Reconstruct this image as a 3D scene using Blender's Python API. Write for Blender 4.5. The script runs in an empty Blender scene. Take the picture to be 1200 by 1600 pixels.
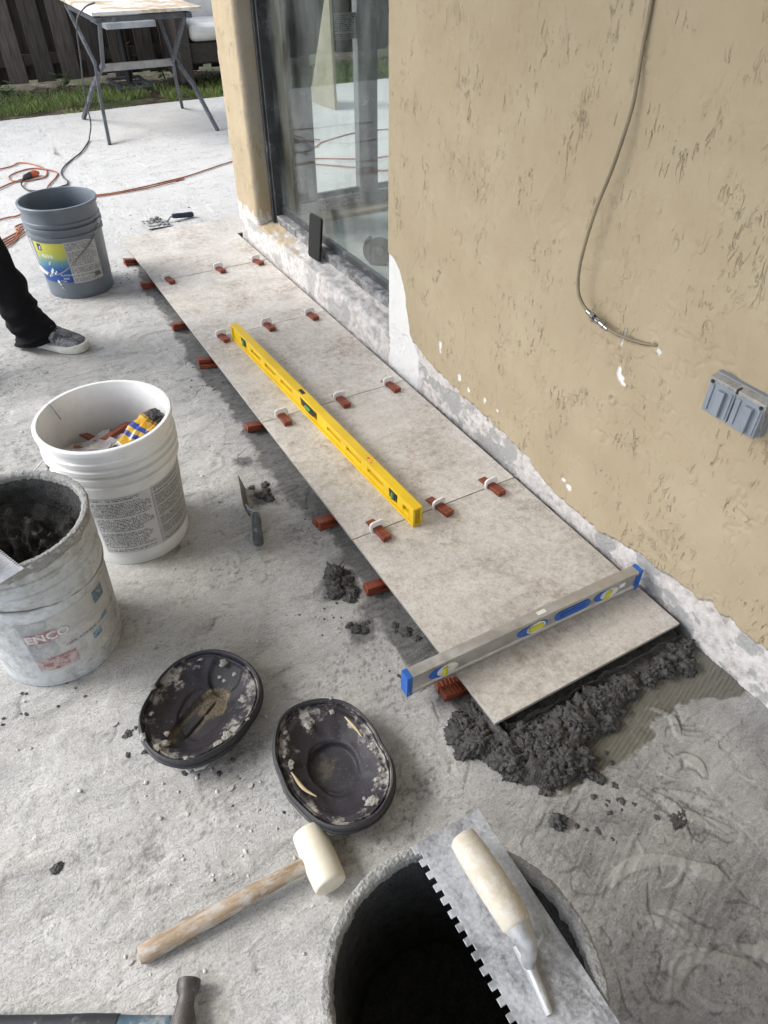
import bpy, math, random
import numpy as np
from mathutils import Vector, Matrix, Euler
random.seed(7); RNG = np.random.default_rng(11)
PI = math.pi
scene = bpy.context.scene
COL = scene.collection

# ------------------------------------------------------------------ camera
cam_d = bpy.data.cameras.new('camera'); cam = bpy.data.objects.new('camera', cam_d); COL.objects.link(cam)
cam_d.sensor_fit = 'VERTICAL'; cam_d.sensor_height = 36.0; cam_d.lens = 1087.25 / 1600 * 36.0
cam_d.clip_start = 0.02; cam_d.clip_end = 400
yaw, pitch = math.radians(29.584), math.radians(41.410)
fw = Vector((math.sin(yaw)*math.cos(pitch), math.cos(yaw)*math.cos(pitch), -math.sin(pitch)))
rt = Vector((math.cos(yaw), -math.sin(yaw), 0)); up = rt.cross(fw)
M = Matrix((rt, up, -fw)).transposed().to_4x4(); M.translation = (-1.0848, -0.5515, 1.2768)
cam.matrix_world = M
scene.camera = cam

# ------------------------------------------------------------------ sky, sun, exposure
SUN_EL, SUN_AZ = math.radians(40), math.radians(-58)      # azimuth from +Y towards +X
world = bpy.data.worlds.new('World'); scene.world = world; world.use_nodes = True
wn = world.node_tree.nodes; wl = world.node_tree.links; wn.clear()
sky = wn.new('ShaderNodeTexSky'); sky.sky_type = 'NISHITA'; sky.sun_disc = False
sky.sun_elevation = SUN_EL; sky.sun_rotation = SUN_AZ
sky.air_density = 1.0; sky.dust_density = 1.2; sky.ozone_density = 1.0
hs = wn.new('ShaderNodeHueSaturation'); hs.inputs['Saturation'].default_value = 0.45
bgn = wn.new('ShaderNodeBackground'); bgn.inputs['Strength'].default_value = 0.14
wo = wn.new('ShaderNodeOutputWorld')
wl.new(sky.outputs[0], hs.inputs['Color']); wl.new(hs.outputs[0], bgn.inputs['Color']); wl.new(bgn.outputs[0], wo.inputs['Surface'])
sd = bpy.data.lights.new('sun', 'SUN'); sd.energy = 1.3; sd.angle = math.radians(30); sd.color = (1.0, .98, .95)
sun = bpy.data.objects.new('sun', sd); COL.objects.link(sun)
sdir = Vector((math.sin(SUN_AZ)*math.cos(SUN_EL), math.cos(SUN_AZ)*math.cos(SUN_EL), math.sin(SUN_EL)))
sun.rotation_euler = sdir.to_track_quat('Z', 'Y').to_euler()
vs = scene.view_settings; vs.view_transform = 'Standard'; vs.look = 'None'; vs.gamma = 1; vs.use_curve_mapping = False
vs.exposure = 1.40
scene.render.engine = 'CYCLES'
cy = scene.cycles; cy.max_bounces = 5; cy.diffuse_bounces = 3; cy.glossy_bounces = 2; cy.transmission_bounces = 2; cy.transparent_max_bounces = 8; cy.caustics_reflective = False; cy.caustics_refractive = False
cy.use_adaptive_sampling = True; cy.adaptive_threshold = .02; cy.use_denoising = True; cy.denoising_prefilter = 'ACCURATE'

# ------------------------------------------------------------------ numpy noise
def _h(ix, iy, iz, seed):
    n = (ix*374761393 + iy*668265263 + iz*2147483647 + seed*144269504) & 0xffffffff
    n = ((n ^ (n >> 13))*1274126177) & 0xffffffff
    return ((n ^ (n >> 16)) & 0xffff)/65535.0
def vnoise(x, y, z=None, seed=0):
    """smooth value noise in -1..1"""
    x = np.asarray(x, float); y = np.asarray(y, float)
    z = np.zeros_like(x) if z is None else np.asarray(z, float)
    xi, yi, zi = np.floor(x).astype(np.int64), np.floor(y).astype(np.int64), np.floor(z).astype(np.int64)
    fx, fy, fz = x-xi, y-yi, z-zi
    sx, sy, sz = (t*t*t*(t*(t*6-15)+10) for t in (fx, fy, fz))
    r = 0
    zs = ((0, 1-sz), (1, sz)) if np.any(fz) else ((0, np.ones_like(sz)),)
    for dz, wz in zs:
        for dy, wy in ((0, 1-sy), (1, sy)):
            for dx, wx in ((0, 1-sx), (1, sx)):
                r = r + wx*wy*wz*_h(xi+dx, yi+dy, zi+dz, seed)
    return r*2-1
def fbm(x, y, z=None, seed=0, oct=4, gain=.5):
    r = 0; a = 1; s = 0; f = 1
    for o in range(oct):
        r = r + a*vnoise(np.asarray(x)*f + o*17.3, np.asarray(y)*f - o*9.1, None if z is None else np.asarray(z)*f + o*5.7, seed+o); s += a; a *= gain; f *= 2.03
    return r/s
def sstep(a, b, x):
    t = np.clip((x-a)/(b-a), 0, 1); return t*t*(3-2*t)

# ------------------------------------------------------------------ node helper
class NT:
    def __init__(s, name):
        s.m = bpy.data.materials.new(name); s.m.use_nodes = True
        s.t = s.m.node_tree; s.n = s.t.nodes; s.l = s.t.links; s.n.clear()
        s.out = s.n.new('ShaderNodeOutputMaterial'); s.b = s.n.new('ShaderNodeBsdfPrincipled')
        s.l.new(s.b.outputs[0], s.out.inputs['Surface'])
        s.tc = s.n.new('ShaderNodeTexCoord')
    def set(s, sock, v):
        if isinstance(v, bpy.types.NodeSocket): s.l.new(v, sock)
        elif isinstance(v, (tuple, list)) and len(v) == 3 and sock.type == 'RGBA': sock.default_value = (*v, 1)
        else: sock.default_value = v
    def co(s, k='Object'): return s.tc.outputs[k]
    def attr(s, name):
        a = s.n.new('ShaderNodeAttribute'); a.attribute_name = name; return a.outputs['Fac']
    def rnd(s):
        a = s.n.new('ShaderNodeObjectInfo'); return a.outputs['Random']
    def map(s, vec, scale=(1,1,1), rot=(0,0,0), loc=(0,0,0)):
        m = s.n.new('ShaderNodeMapping'); s.l.new(vec, m.inputs[0]); m.inputs['Scale'].default_value = scale; m.inputs['Rotation'].default_value = rot
        s.set(m.inputs['Location'], loc); return m.outputs[0]
    def noise(s, vec, scale, detail=4, rough=.55, dist=0):
        n = s.n.new('ShaderNodeTexNoise'); s.l.new(vec, n.inputs['Vector']); n.inputs['Scale'].default_value = scale
        n.inputs['Detail'].default_value = detail; n.inputs['Roughness'].default_value = rough; n.inputs['Distortion'].default_value = dist
        return n.outputs['Fac']
    def vor(s, vec, scale, feature='F1', out='Distance'):
        n = s.n.new('ShaderNodeTexVoronoi'); s.l.new(vec, n.inputs['Vector']); n.inputs['Scale'].default_value = scale; n.feature = feature
        return n.outputs[out]
    def wave(s, vec, scale, dist=1, detail=2, dscale=1):
        n = s.n.new('ShaderNodeTexWave'); s.l.new(vec, n.inputs['Vector']); n.inputs['Scale'].default_value = scale
        n.inputs['Distortion'].default_value = dist; n.inputs['Detail'].default_value = detail; n.inputs['Detail Scale'].default_value = dscale
        return n.outputs['Fac']
    def math(s, op, a, b=0.0, clamp=False):
        n = s.n.new('ShaderNodeMath'); n.operation = op; n.use_clamp = clamp; s.set(n.inputs[0], a); s.set(n.inputs[1], b); return n.outputs[0]
    def rng(s, v, a, b, c=0.0, d=1.0):
        n = s.n.new('ShaderNodeMapRange'); n.interpolation_type = 'SMOOTHSTEP'; s.set(n.inputs['Value'], v)
        n.inputs['From Min'].default_value = a; n.inputs['From Max'].default_value = b; n.inputs['To Min'].default_value = c; n.inputs['To Max'].default_value = d
        return n.outputs[0]
    def mix(s, f, a, b, blend='MIX'):
        n = s.n.new('ShaderNodeMix'); n.data_type = 'RGBA'; n.blend_type = blend
        s.set(n.inputs[0], f); s.set(n.inputs[6], a); s.set(n.inputs[7], b); return n.outputs[2]
    def ramp(s, f, stops):
        n = s.n.new('ShaderNodeValToRGB'); s.set(n.inputs[0], f); e = n.color_ramp.elements
        while len(e) < len(stops): e.new(.5)
        for x, (p, c) in zip(e, stops): x.position = p; x.color = (*c, 1) if len(c) == 3 else c
        return n.outputs[0]
    def sep(s, vec):
        n = s.n.new('ShaderNodeSeparateXYZ'); s.l.new(vec, n.inputs[0]); return n.outputs
    def comb(s, x, y, z=0.0):
        n = s.n.new('ShaderNodeCombineXYZ'); s.set(n.inputs[0], x); s.set(n.inputs[1], y); s.set(n.inputs[2], z); return n.outputs[0]
    def bump(s, h, strength=.5, dist=.002, normal=None):
        n = s.n.new('ShaderNodeBump'); s.set(n.inputs['Height'], h); n.inputs['Strength'].default_value = strength; n.inputs['Distance'].default_value = dist
        if normal: s.l.new(normal, n.inputs['Normal'])
        return n.outputs[0]
    def end(s, col, rough=.6, metal=0.0, normal=None, spec=.5):
        s.set(s.b.inputs['Base Color'], col); s.set(s.b.inputs['Roughness'], rough); s.set(s.b.inputs['Metallic'], metal)
        s.b.inputs['Specular IOR Level'].default_value = spec
        if normal: s.l.new(normal, s.b.inputs['Normal'])
        return s.m

def pbr(name, col, rough=.6, metal=0.0, var=.18, vs_=14, dust=None, dthr=.55, dsc=18, bump=.25, bsc=120, bd=.001, spec=.5):
    """a painted or plastic or metal surface with tonal variation, dust/mortar smears and fine relief"""
    t = NT(name); c = t.co()
    n1 = t.noise(c, vs_, 5, .6); k = t.rng(n1, .3, .7, 1-var, 1+var)
    base = t.mix(1.0, col, t.comb(k, k, k), 'MULTIPLY')
    r = t.rng(n1, .3, .7, rough*.85, min(1, rough*1.15))
    if dust:
        d = t.math('ADD', t.math('MULTIPLY', t.noise(c, dsc, 6, .74, .6), .70), t.math('MULTIPLY', t.noise(c, dsc*7, 3, .65), .30))
        f = t.math('MULTIPLY', t.rng(d, dthr-.09, dthr+.13), .92)
        base = t.mix(f, base, dust); r = t.math('MAXIMUM', r, t.math('MULTIPLY', f, .9)); 
        metal = t.math('MULTIPLY', t.math('SUBTRACT', 1.0, f), metal) if metal else 0.0
    nm = t.bump(t.noise(c, bsc, 4, .6), bump, bd)
    return t.end(base, r, metal, nm, spec)

# ------------------------------------------------------------------ mesh helpers
class MB:
    def __init__(s): s.v = []; s.f = []; s.uv = None
    def add(s, verts, faces):
        o = len(s.v); s.v += [tuple(v) for v in verts]; s.f += [tuple(i+o for i in f) for f in faces]; return s
    def box(s, c, size, rot=None):
        x, y, z = (d/2 for d in size)
        vs_ = [Vector((a*x, b*y, e*z)) for a in (-1, 1) for b in (-1, 1) for e in (-1, 1)]
        if rot is not None: R = Euler(rot).to_matrix(); vs_ = [R @ v for v in vs_]
        return s.add([v+Vector(c) for v in vs_], [(0,1,3,2),(4,6,7,5),(0,4,5,1),(2,3,7,6),(0,2,6,4),(1,5,7,3)])
    def prism(s, poly, a, b, axis='z', M=None):
        """poly in the plane across axis, extruded a..b"""
        n = len(poly)
        def P(p, h): return {'z': (p[0], p[1], h), 'y': (p[0], h, p[1]), 'x': (h, p[0], p[1])}[axis]
        vs_ = [Vector(P(p, a)) for p in poly]+[Vector(P(p, b)) for p in poly]
        if M is not None: vs_ = [M @ v for v in vs_]
        fs = [tuple(range(n))[::-1], tuple(range(n, 2*n))]+[(i, (i+1) % n, n+(i+1) % n, n+i) for i in range(n)]
        return s.add(vs_, fs)
    def tube(s, path, r, n=8, caps=True, flat=None):
        P = [Vector(p) for p in path]; rs = r if isinstance(r, (list, tuple)) else [r]*len(P)
        vs_ = []; fs = []; prev = None
        for i, p in enumerate(P):
            t = (P[min(i+1, len(P)-1)]-P[max(i-1, 0)]).normalized()
            if prev is None: a = t.orthogonal().normalized()
            else:
                a = prev - t*prev.dot(t); a = a.normalized() if a.length > 1e-6 else t.orthogonal().normalized()
            prev = a; b = t.cross(a)
            for k in range(n):
                q = 2*PI*k/n; vs_.append(p+a*(math.cos(q)*rs[i])+b*(math.sin(q)*rs[i]))
        for i in range(len(P)-1):
            for k in range(n): fs.append((i*n+k, i*n+(k+1) % n, (i+1)*n+(k+1) % n, (i+1)*n+k))
        if caps: fs.append(tuple(range(n))[::-1]); fs.append(tuple(range((len(P)-1)*n, len(P)*n)))
        return s.add(vs_, fs)
    def loft(s, rings, caps=True):
        n = len(rings[0]); vs_ = [p for r in rings for p in r]; fs = []
        for i in range(len(rings)-1):
            for k in range(n): fs.append((i*n+k, i*n+(k+1) % n, (i+1)*n+(k+1) % n, (i+1)*n+k))
        if caps: fs.append(tuple(range(n))[::-1]); fs.append(tuple(range((len(rings)-1)*n, len(rings)*n)))
        return s.add(vs_, fs)
    def lathe(s, prof, n=64, wob=None):
        rings = []
        for j, (r, z) in enumerate(prof):
            rings.append([(max(r, 1e-4)*math.cos(2*PI*k/n), max(r, 1e-4)*math.sin(2*PI*k/n), z) for k in range(n)])
        return s.loft(rings, caps=True)
    def ico(s, c, r, sub=2, squash=(1,1,1), rough=.25, fq=1.6, seed=0, craggy=0):
        v, f = ico_base(sub); q = np.array(v)
        A_ = (q[:,0]+seed*3.1, q[:,1]+seed*1.7, q[:,2]+seed*.9+.13)
        d = 1+rough*fbm(A_[0]*fq, A_[1]*fq, A_[2]*fq, seed, 4, .6)
        if craggy: d = d*(1-craggy*np.clip(.30-np.abs(fbm(A_[0]*2.2, A_[1]*2.2, A_[2]*2.2, seed+31, 2)), 0, 1)*2.2+craggy*.35*fbm(A_[0]*6.5, A_[1]*6.5, A_[2]*6.5, seed+57, 2, .7))
        q = q*d[:, None]*r*np.array(squash)+np.array(c)
        return s.add(q.tolist(), f)
    def build(s, name, mat, parent=None, smooth=None, bevel=0, seg=2, loc=None, rot=None, sub=0):
        me = bpy.data.meshes.new(name); me.from_pydata(s.v, [], s.f); me.update()
        if smooth is not None:
            me.polygons.foreach_set('use_smooth', [True]*len(me.polygons))
            if smooth < 180: me.set_sharp_from_angle(angle=math.radians(smooth))
        me.materials.append(mat)
        return link(name, me, parent, bevel, seg, loc, rot, sub)
def link(name, me, parent=None, bevel=0, seg=2, loc=None, rot=None, sub=0):
    o = bpy.data.objects.new(name, me); COL.objects.link(o)
    if parent is not None: o.parent = parent
    if loc is not None: o.location = loc
    if rot is not None: o.rotation_euler = rot
    if bevel:
        b = o.modifiers.new('bevel', 'BEVEL'); b.width = bevel; b.segments = seg; b.limit_method = 'ANGLE'; b.angle_limit = math.radians(40)
    if sub:
        b = o.modifiers.new('subdivision', 'SUBSURF'); b.levels = sub; b.render_levels = sub
    return o
_ico = {}
def ico_base(sub):
    if sub in _ico: return _ico[sub]
    import bmesh
    bm = bmesh.new(); bmesh.ops.create_icosphere(bm, subdivisions=sub, radius=1.0); bm.verts.ensure_lookup_table()
    r = ([tuple(v.co) for v in bm.verts], [tuple(v.index for v in f.verts) for f in bm.faces]); bm.free(); _ico[sub] = r; return r
def grid(name, X, Y, Z, mat, parent=None, attrs=None, smooth=True, flip=False, mask=None):
    """2-D arrays of coordinates to one mesh; attrs: name -> array"""
    ny, nx = X.shape; me = bpy.data.meshes.new(name)
    idx = np.arange(nx*ny).reshape(ny, nx)
    q = np.stack([idx[:-1,:-1], idx[:-1,1:], idx[1:,1:], idx[1:,:-1]], -1).reshape(-1, 4)
    if mask is not None: q = q[mask[:-1,:-1].ravel()]
    if flip: q = q[:, ::-1]
    co = np.stack([X, Y, Z], -1).reshape(-1, 3).astype(np.float32)
    me.vertices.add(len(co)); me.vertices.foreach_set('co', co.ravel())
    me.loops.add(q.size); me.loops.foreach_set('vertex_index', q.ravel().astype(np.int32))
    me.polygons.add(len(q)); me.polygons.foreach_set('loop_start', (np.arange(len(q))*4).astype(np.int32))
    me.polygons.foreach_set('use_smooth', np.full(len(q), smooth))
    me.update(calc_edges=True); me.validate()
    for k, a in (attrs or {}).items():
        at = me.attributes.new(k, 'FLOAT', 'POINT'); at.data.foreach_set('value', a.ravel().astype(np.float32))
    me.materials.append(mat)
    return link(name, me, parent)
def empty(name, loc=(0,0,0), rz=0.0, label=None, cat=None, group=None, rot=None):
    o = bpy.data.objects.new(name, None); COL.objects.link(o); o.location = loc; o.rotation_euler = rot if rot else (0,0,rz)
    o.empty_display_size = .05
    return tag(o, label, cat, group)
def tag(o, label=None, cat=None, group=None, kind=None):
    if label: o['label'] = label
    if cat: o['category'] = cat
    if group: o['group'] = group
    if kind: o['kind'] = kind
    return o
def copy_tree(o, parent=None):
    c = o.copy(); COL.objects.link(c)
    if parent is not None: c.parent = parent
    for ch in list(o.children): copy_tree(ch, c)
    return c
def spline(pts, n=8):
    """Catmull-Rom through points"""
    P = [Vector(p) for p in pts]; P = [P[0]*2-P[1]]+P+[P[-1]*2-P[-2]]; out = []
    for i in range(1, len(P)-2):
        for k in range(n):
            t = k/n; a, b, c, d = P[i-1:i+3]
            out.append(.5*((2*b)+(c-a)*t+(2*a-5*b+4*c-d)*t*t+(3*b-a-3*c+d)*t**3))
    out.append(P[-2]); return out

# ------------------------------------------------------------------ shared numbers
H = .045              # top of the tiles above the slab
WX = .02              # face of the house wall
TW, TL = .5165, .61   # tile: across, along
DUST = (.50, .49, .47)
MORT = (.052, .051, .049)

# ------------------------------------------------------------------ patio slab
def slab_mat():
    t = NT('skim_coated_concrete'); c = t.co()
    wet, slur, lite, ridge, grit, bl = t.attr('wet'), t.attr('slurry'), t.attr('lite'), t.attr('ridge'), t.attr('grit'), t.attr('bleach')
    a = t.noise(c, 2.8, 4, .62); f = t.noise(c, 250, 2, .75); g2 = t.noise(t.map(c, (.75, 1.2, 1), (0, 0, .2)), 85, 3, .75, .4)
    s1 = t.noise(t.map(c, (.50, 1.5, 1), (0, 0, .16)), 55, 4, .75, .5); s2 = t.noise(t.map(c, (.6, 1.3, 1), (0, 0, .05)), 13, 5, .70, .9)
    k = t.math('ADD', t.math('ADD', t.math('MULTIPLY', a, .20), t.math('MULTIPLY', s2, .32)), t.math('ADD', t.math('MULTIPLY', t.math('ADD', s1, g2), .14), t.math('MULTIPLY', f, .20)))
    col = t.ramp(k, [(.39, (.15, .149, .146)), (.45, (.30, .299, .296)), (.51, (.43, .429, .426)), (.57, (.58, .578, .575))])
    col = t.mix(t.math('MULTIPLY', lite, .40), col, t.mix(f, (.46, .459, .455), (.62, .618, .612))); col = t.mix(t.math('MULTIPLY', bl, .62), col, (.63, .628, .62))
    warm = t.rng(t.noise(c, 7.5, 3, .65), .56, .70); col = t.mix(t.math('MULTIPLY', warm, .28), col, (.50, .455, .41))
    # scuffs, pinholes and drag cracks
    gm = t.math('MULTIPLY', t.rng(g2, .55, .64), t.rng(s2, .44, .56)); col = t.mix(t.math('MULTIPLY', gm, .5), col, (.16, .158, .155)); gl_ = t.rng(g2, .43, .36); col = t.mix(t.math('MULTIPLY', gl_, .35), col, (.66, .657, .65))
    sc = t.math('MULTIPLY', t.rng(s1, .57, .66), t.rng(s2, .48, .62)); col = t.mix(t.math('MULTIPLY', sc, .55), col, (.17, .168, .164))
    sp = t.vor(c, 95); spm = t.math('MULTIPLY', t.rng(sp, .05, .15, 1, 0), t.rng(a, .46, .58)); col = t.mix(t.math('MULTIPLY', spm, .7), col, (.13, .128, .122))
    st = t.noise(t.map(c, (5, 34, 1), (0, 0, .10)), 2.6, 4, .6, .3)
    ln = t.math('MULTIPLY', t.rng(t.math('ABSOLUTE', t.math('SUBTRACT', st, .5)), .0, .012, 1, 0), t.rng(s2, .50, .58)); ln = t.math('MULTIPLY', ln, t.rng(bl, 0, 1, .25, 1))
    col = t.mix(t.math('MULTIPLY', ln, .75), col, (.13, .128, .124))
    col = t.mix(grit, col, (.10, .098, .095))
    dk = t.math('SUBTRACT', 1.0, t.math('MULTIPLY', t.attr('damp_shade'), .42)); col = t.mix(1.0, col, t.comb(dk, t.math('MULTIPLY', dk, .985), t.math('MULTIPLY', dk, .955)), 'MULTIPLY')
    wn_ = t.math('MULTIPLY', wet, t.rng(s1, .25, .65, 1.0, .70))
    col = t.mix(wn_, col, t.mix(f, (.048, .047, .045), (.100, .098, .094)))
    col = t.mix(slur, col, t.mix(s1, (.115, .110, .090), (.175, .168, .142)))
    ridge = t.rng(ridge, .25, .75); col = t.mix(t.math('MULTIPLY', ridge, .36), col, t.mix(s1, (.36, .35, .325), (.48, .468, .44)))
    rough = t.math('SUBTRACT', .92, t.math('ADD', t.math('MULTIPLY', slur, .5), t.math('MULTIPLY', wet, .18)))
    h = t.math('ADD', t.math('ADD', t.math('MULTIPLY', s1, .5), t.math('MULTIPLY', f, .4)), t.math('ADD', t.math('MULTIPLY', s2, .25), t.math('MULTIPLY', g2, .7)))
    h = t.math('SUBTRACT', h, t.math('ADD', t.math('MULTIPLY', ln, .5), t.math('MULTIPLY', spm, .4)))
    return t.end(col, rough, 0, t.bump(h, .9, .0028), .35)

def arcs_height(X, Y, arcs):
    """raised trowel ridges: every arc is (points, half width, height)"""
    Hh = np.zeros_like(X); Mk = np.zeros_like(X)
    for pts, w, h in arcs:
        pts = np.array([(p.x, p.y) for p in spline([(a, b, 0) for a, b in pts], 6)])
        x0, x1, y0, y1 = pts[:,0].min()-4*w, pts[:,0].max()+4*w, pts[:,1].min()-4*w, pts[:,1].max()+4*w
        ii = np.where((X[0] >= x0) & (X[0] <= x1))[0]; jj = np.where((Y[:,0] >= y0) & (Y[:,0] <= y1))[0]
        if not len(ii) or not len(jj): continue
        sl = np.s_[jj[0]:jj[-1]+1, ii[0]:ii[-1]+1]; xs, ys = X[sl], Y[sl]; dmin = np.full(xs.shape, 9.); side = np.zeros(xs.shape); tt = np.zeros(xs.shape)
        for k in range(len(pts)-1):
            p, q = pts[k], pts[k+1]; d = q-p; L = d@d+1e-12
            u = np.clip(((xs-p[0])*d[0]+(ys-p[1])*d[1])/L, 0, 1)
            ds = np.hypot(xs-p[0]-u*d[0], ys-p[1]-u*d[1]); m = ds < dmin
            dmin = np.where(m, ds, dmin); tt = np.where(m, (k+u)/(len(pts)-1), tt)
            side = np.where(m, np.sign((xs-p[0])*d[1]-(ys-p[1])*d[0]), side)
        ww = w*(.55+.75*np.sin(PI*np.clip(tt, .03, .97)))*(1+.22*fbm(xs*45, ys*45, seed=3, oct=2))
        e = sstep(1.12, .90, dmin/np.where(side > 0, ww*1.2, ww*.8))*np.sin(PI*np.clip(tt, .04, .96))**.4
        Hh[sl] = np.maximum(Hh[sl], h*e); Mk[sl] = np.maximum(Mk[sl], min(1, h/.003)*sstep(.3, .8, e))
    return Hh, Mk

def make_slab():
    xl = np.concatenate([np.linspace(-9, -1.75, 26)[:-1], np.arange(-1.75, -.64, .0050), np.arange(-.64, .06, .0026), np.linspace(.07, 7, 60)])
    yl = np.concatenate([np.linspace(-6, -.72, 12)[:-1], np.arange(-.72, -.62, .0050), np.arange(-.62, -.06, .0026), np.arange(-.06, 2.9, .0050), np.geomspace(.012, .03, 160).cumsum()+2.9])
    yl = yl[yl < 6.08]; yl = np.append(yl, [6.08, 6.085])
    X, Y = np.meshgrid(xl, yl)
    near = sstep(-1.75, -1.65, X)*sstep(-.72, -.66, Y)*(1-sstep(.02, .06, X))*(1-sstep(2.6, 2.9, Y)*.6)
    Z = .0022*fbm(X*2.2, Y*2.2, seed=1, oct=2)
    # skim-coat plateaus with torn edges
    p1 = fbm(X*5.5, Y*7.5, seed=21, oct=5, gain=.55); p2 = fbm(X*9+3, Y*6, seed=31, oct=5, gain=.55)
    pl = sstep(.080, .092, p1); pl2 = sstep(.13, .14, p2)
    Z += (.0016*pl+.0011*pl2)*np.where(near > 0, 1, .6)
    # trowel combing: streaks whose direction turns slowly over the slab
    reg = sstep(-.75, -.45, X)*(1-sstep(-.12, .02, Y))
    u = -X*math.sin(.30)+Y*math.cos(.30)+.05*np.sin(X*5)
    comb_ = fbm(X*4, u*120, seed=41, oct=3)
    Z += (.0003+.0014*reg)*comb_*near*sstep(-.2, .25, fbm(X*4, Y*4, seed=44, oct=2)+.35*reg)
    Z += .0004*fbm(X*22, Y*60, seed=51, oct=3)*near
    arcs = []
    # ridges the photograph shows at lower right, then random sweeps
    arcs += [([(-.53,-.335),(-.47,-.322),(-.40,-.345),(-.335,-.40)], 0.0085, 0.0042), ([(-.545,-.50),(-.50,-.475),(-.455,-.485),(-.39,-.545)], 0.0101, 0.0050),
             ([(-.33,-.27),(-.285,-.33),(-.25,-.375)], 0.0093, 0.0045), ([(-.305,-.255),(-.27,-.29),(-.235,-.325)], 0.0078, 0.0037),
             ([(-.50,-.395),(-.475,-.42),(-.455,-.45)], 0.0078, 0.0037), ([(-.475,-.40),(-.455,-.415),(-.435,-.44)], 0.0062, 0.0037), ([(-.40,-.50),(-.36,-.54),(-.33,-.58)], 0.0093, 0.0037),
             ([(-.36,-.52),(-.32,-.545),(-.29,-.58)], 0.0078, 0.0037), ([(-.225,-.215),(-.205,-.245),(-.21,-.27)], 0.0093, 0.0063), ([(-.33,-.24),(-.31,-.29),(-.325,-.335)], 0.0062, 0.0050),
             ([(-.375,-.38),(-.345,-.40),(-.33,-.42)], 0.0124, 0.0075), ([(-.20,-.10),(-.17,-.15),(-.19,-.19),(-.15,-.22)], 0.0062, 0.0050)]
    arcs += [([(-.80+.055*k, .80-.012*k), (-.785+.05*k, .75), (-.79+.055*k, .70)], .006, .003) for k in range(3)]
    arcs += [([(-.78,1.17),(-.73,1.12),(-.68,1.13)], .006, .003), ([(-.70,1.22),(-.68,1.17),(-.69,1.12)], .006, .003), ([(-.83,1.20),(-.78,1.17)], .006, .003)]
    for k in range(120):
        x, y = RNG.uniform(-1.6, -.55), RNG.uniform(-.65, 2.8); th = RNG.normal(.5, .6); L = RNG.uniform(.03, .16); cv = RNG.normal(0, .5)
        arcs.append(([(x, y), (x+L*.5*math.cos(th), y+L*.5*math.sin(th)), (x+L*math.cos(th+cv), y+L*math.sin(th+cv))], RNG.uniform(.002, .006), RNG.uniform(.0005, .0016)))
    for k in range(16):
        x, y = RNG.uniform(-.62, -.1), RNG.uniform(-.62, -.2); th = RNG.normal(-.55, .5); L = RNG.uniform(.02, .09)
        arcs.append(([(x, y), (x+L*.5*math.cos(th), y+L*.5*math.sin(th)), (x+L*math.cos(th+.3), y+L*math.sin(th+.3))], RNG.uniform(.002, .005), RNG.uniform(.001, .003)))
    ah, am = arcs_height(X, Y, arcs); Z += ah*near*.7
    cr = [([(-.30,-.255),(-.285,-.30),(-.275,-.345),(-.262,-.375)], .0028, .003), ([(-.355,-.225),(-.335,-.265),(-.325,-.31),(-.315,-.335)], .0026, .003), ([(-.44,-.425),(-.42,-.455),(-.405,-.47)], .002, .003), ([(-.545,-.50),(-.50,-.472),(-.46,-.478)], .002, .003), ([(-.54,-.34),(-.50,-.325)], .0022, .003), ([(-.17,-.10),(-.15,-.14),(-.17,-.18),(-.13,-.21)], .0026, .003)]
    for k in range(95):
        br = k < 38; x, y = (RNG.uniform(-.60, -.12), RNG.uniform(-.60, -.18)) if br else (RNG.uniform(-1.5, -.58), RNG.uniform(-.35, 2.2)); th = RNG.normal(-.7, .6) if br else RNG.normal(.3, .7); L = RNG.uniform(.015, .07); w1, w2 = RNG.normal(0, .5, 2)
        L *= 1.3; cr.append(([(x, y), (x+L*.4*math.cos(th+w1), y+L*.4*math.sin(th+w1)), (x+L*.7*math.cos(th), y+L*.7*math.sin(th)), (x+L*math.cos(th+w2*.4), y+L*math.sin(th+w2*.4))], RNG.uniform(.0014, .0024), .003))
    ch_, cm = arcs_height(X, Y, cr); Z -= ch_*near*.5
    # wet mortar smear along the outer edge of the strip
    d = (-.515-X); nz = fbm(X*16, Y*11, seed=61, oct=5, gain=.6); lo = fbm(X*0, Y*3.3, seed=63, oct=3)
    wid = np.interp(Y, [-.2, 0, .1, .3, .45, .7, .9, 1.2, 1.5, 1.8, 2.2, 2.5, 2.7, 2.9], [0, .04, .07, .05, .045, .035, .065, .07, .045, .065, .06, .05, .02, -.05])+.028*lo
    wet = sstep(.012, -.014, d-wid-.052*nz)*sstep(-.06, -.02, d)*sstep(-.10, -.02, Y)
    def patch(x, y, r, s):
        out = np.zeros_like(X); ii = np.where(np.abs(xl-x) < 2.2*r)[0]; jj = np.where(np.abs(yl-y) < 2.2*r)[0]; sl = np.s_[jj[0]:jj[-1]+1, ii[0]:ii[-1]+1]
        out[sl] = sstep(.5, .2, np.hypot(X[sl]-x, Y[sl]-y)/r*.5+.40*fbm(X[sl]*26, Y[sl]*26, seed=s, oct=4)); return out
    wet = np.maximum(wet, .9*np.maximum.reduce([patch(-.63,.93,.055,71), patch(-.595,.53,.06,72), patch(-.62,.38,.045,73), patch(-.63,1.12,.045,74), patch(-.54,.30,.04,75), patch(-.56,.42,.05,76)]))
    for k in range(26):
        x, y, r = RNG.uniform(-1.55, -.6), RNG.uniform(-.3, 1.3), RNG.uniform(.006, .017)
        wet = np.maximum(wet, RNG.uniform(.35, .75)*patch(x, y, r, 80+k))
    # trowelled slurry around the mortar heap
    sx = np.array([-.62, -.56, -.50, -.42, -.35, -.25, -.20, -.13, -.08, -.03, .03]); sy = np.array([-.03, -.10, -.165, -.165, -.172, -.165, -.135, -.14, -.15, -.175, -.185])
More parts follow.
